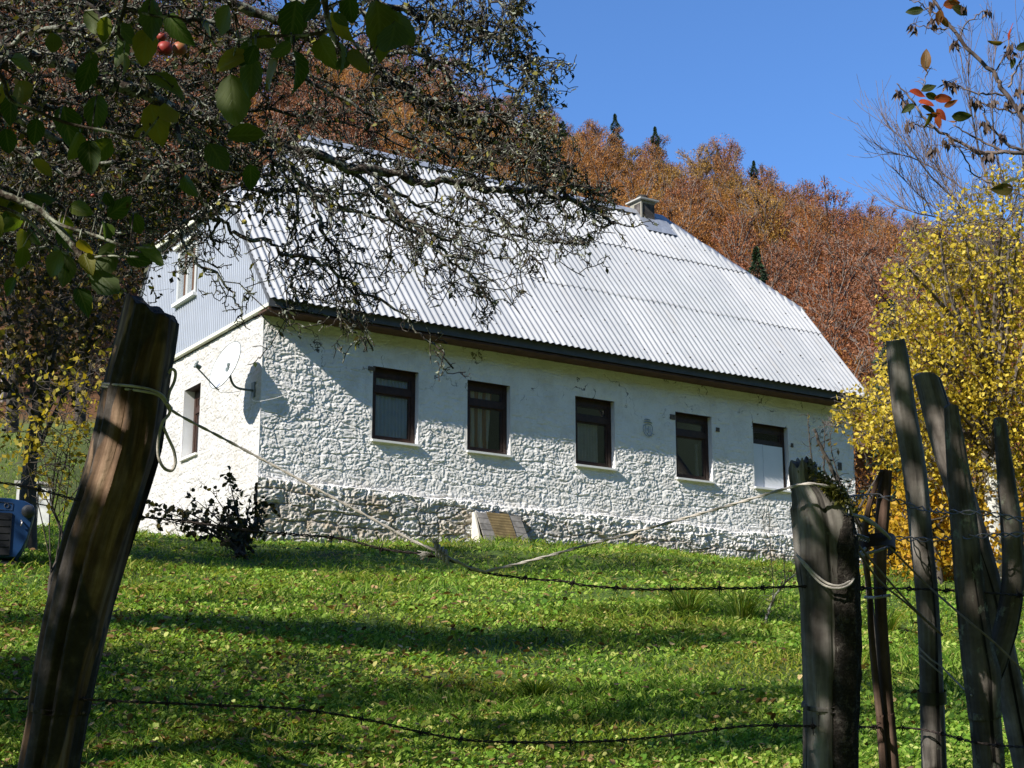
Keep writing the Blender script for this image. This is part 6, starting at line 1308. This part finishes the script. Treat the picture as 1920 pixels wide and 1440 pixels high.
# fallen leaves, thicker below the apple tree
x, y = ground_pts(36000, 6.0, 34); f = np.clip(.12+.62*sstep(1.5, -2.5, x-.02*y)*sstep(24, 12, y)+.35*vnoise(x*.8, y*.8, 0, 81), 0, 1); k = rg.random(len(x)) < f*.75; x = x[k]; y = y[k]; n = len(x); z = terrain(x, y); sc = (y/9)**.4
nrm = rg.normal(size=(n, 3))*np.array([.5, .5, 0])+np.array([0, 0, 1.0]); nrm /= np.linalg.norm(nrm, axis=1)[:, None]; d = np.cross(nrm, rg.normal(size=(n, 3))); d /= np.linalg.norm(d, axis=1)[:, None]; w = np.cross(nrm, d); ll = (.022+.042*rg.random(n)**1.6)*sc; ww_ = ll*(.3+.35*rg.random(n)); c = np.stack([x, y, z+.03*sc+.02*rg.random(n)], 1)
cu = .1+.35*rg.random(n); Vv = np.stack([c+d*(a*ll)[:, None]+w*(b_*ww_)[:, None]+nrm*(e*cu*ww_)[:, None] for a, b_, e in [(-.5, 0, .3), (-.15, .5, .9), (.25, .42, .8), (.5, 0, .5), (.25, -.42, .8), (-.15, -.5, .9)]], 1); idx = np.arange(n)[:, None]*6
m = MB(); m.add(Vv.reshape(-1, 3), np.concatenate([idx+np.array([0, 1, 2, 3]), idx+np.array([0, 3, 4, 5])])); m.build('fallen_leaves', M_LITTER, kind='stuff', label='curled brown fallen leaves scattered in the grass', cat='fallen leaves')
def tuft(px, py, n, h, r, label):
    c = G(px, py, 5, 30); o_ = c.copy(); o_[2] = float(terrain(c[0], c[1])); m = OB(o_)
    for _ in range(n):
        a = rg.random()*6.28; d = np.array([cos(a), sin(a), 0]); b = o_+d*r*.3*rg.random(); l = h*rg.uniform(.6, 1.1); ou = r*rg.uniform(.3, 1.2)
        q = np.array([b, b+d*ou*.35+Z*l*.65, b+d*ou*.75+Z*l*.95, b+d*ou*1.15+Z*l*.8]); s = np.array([-sin(a), cos(a), 0])*.0028
        m.add(np.concatenate([q-s*np.array([1, 1, .8, .1])[:, None], q+s*np.array([1, 1, .8, .1])[:, None]]), np.array([[k, k+1, k+5, k+4] for k in range(3)]))
    o = m.build('grass_tuft', M_GRASS, loc=o_, label=label, cat='grass tuft')
tuft(1005, 1312, 260, .12, .22, 'arching tuft of long fine grass in the sunlit lawn')
tuft(1290, 1150, 240, .22, .34, 'tall dark tuft of meadow grass in front of the lichened sapling'); tuft(1390, 1165, 260, .24, .34, 'tall shaded grass clump at the foot of the lichened sapling'); tuft(1660, 1190, 240, .22, .3, 'pale dry grass clump behind the thin pole')

# ------------------------------------------------------------------ light, sky, camera
sun = bpy.data.lights.new('sun', 'SUN'); sun.energy = 4.8; sun.angle = radians(.53); sun.color = (1.0, .955, .88)
so = bpy.data.objects.new('sun', sun); COL.objects.link(so)
from mathutils import Vector
so.rotation_euler = Vector(LIGHT).to_track_quat('-Z', 'Y').to_euler(); so.location = (-10, -10, 20)
w = bpy.data.worlds.new('World'); scene.world = w; w.use_nodes = True; nt = w.node_tree; nt.nodes.clear()
sk = nt.nodes.new('ShaderNodeTexSky'); sk.sky_type = 'NISHITA'; sk.sun_disc = False; sk.sun_elevation = math.asin(-LIGHT[2]); sk.sun_rotation = atan2(-LIGHT[0], -LIGHT[1])
sk.altitude = 900; sk.air_density = 1.0; sk.dust_density = 0.0; sk.ozone_density = 10.0
bg = nt.nodes.new('ShaderNodeBackground'); bg.inputs[1].default_value = .118; ou = nt.nodes.new('ShaderNodeOutputWorld'); nt.links.new(sk.outputs[0], bg.inputs[0]); nt.links.new(bg.outputs[0], ou.inputs[0])
cam = bpy.data.cameras.new('camera'); cam.sensor_width = 36; cam.lens = F/1920*36; cam.clip_start = .05; cam.clip_end = 5000
co = bpy.data.objects.new('camera', cam); COL.objects.link(co); co.location = (0, 0, 0); co.rotation_euler = (pi/2+TH, 0, 0); scene.camera = co
scene.view_settings.view_transform = 'Standard'; scene.view_settings.look = 'None'; scene.view_settings.exposure = 0.85; scene.view_settings.gamma = 1.0
scene.cycles.max_bounces = 8; scene.cycles.transparent_max_bounces = 12; scene.cycles.use_denoising = True
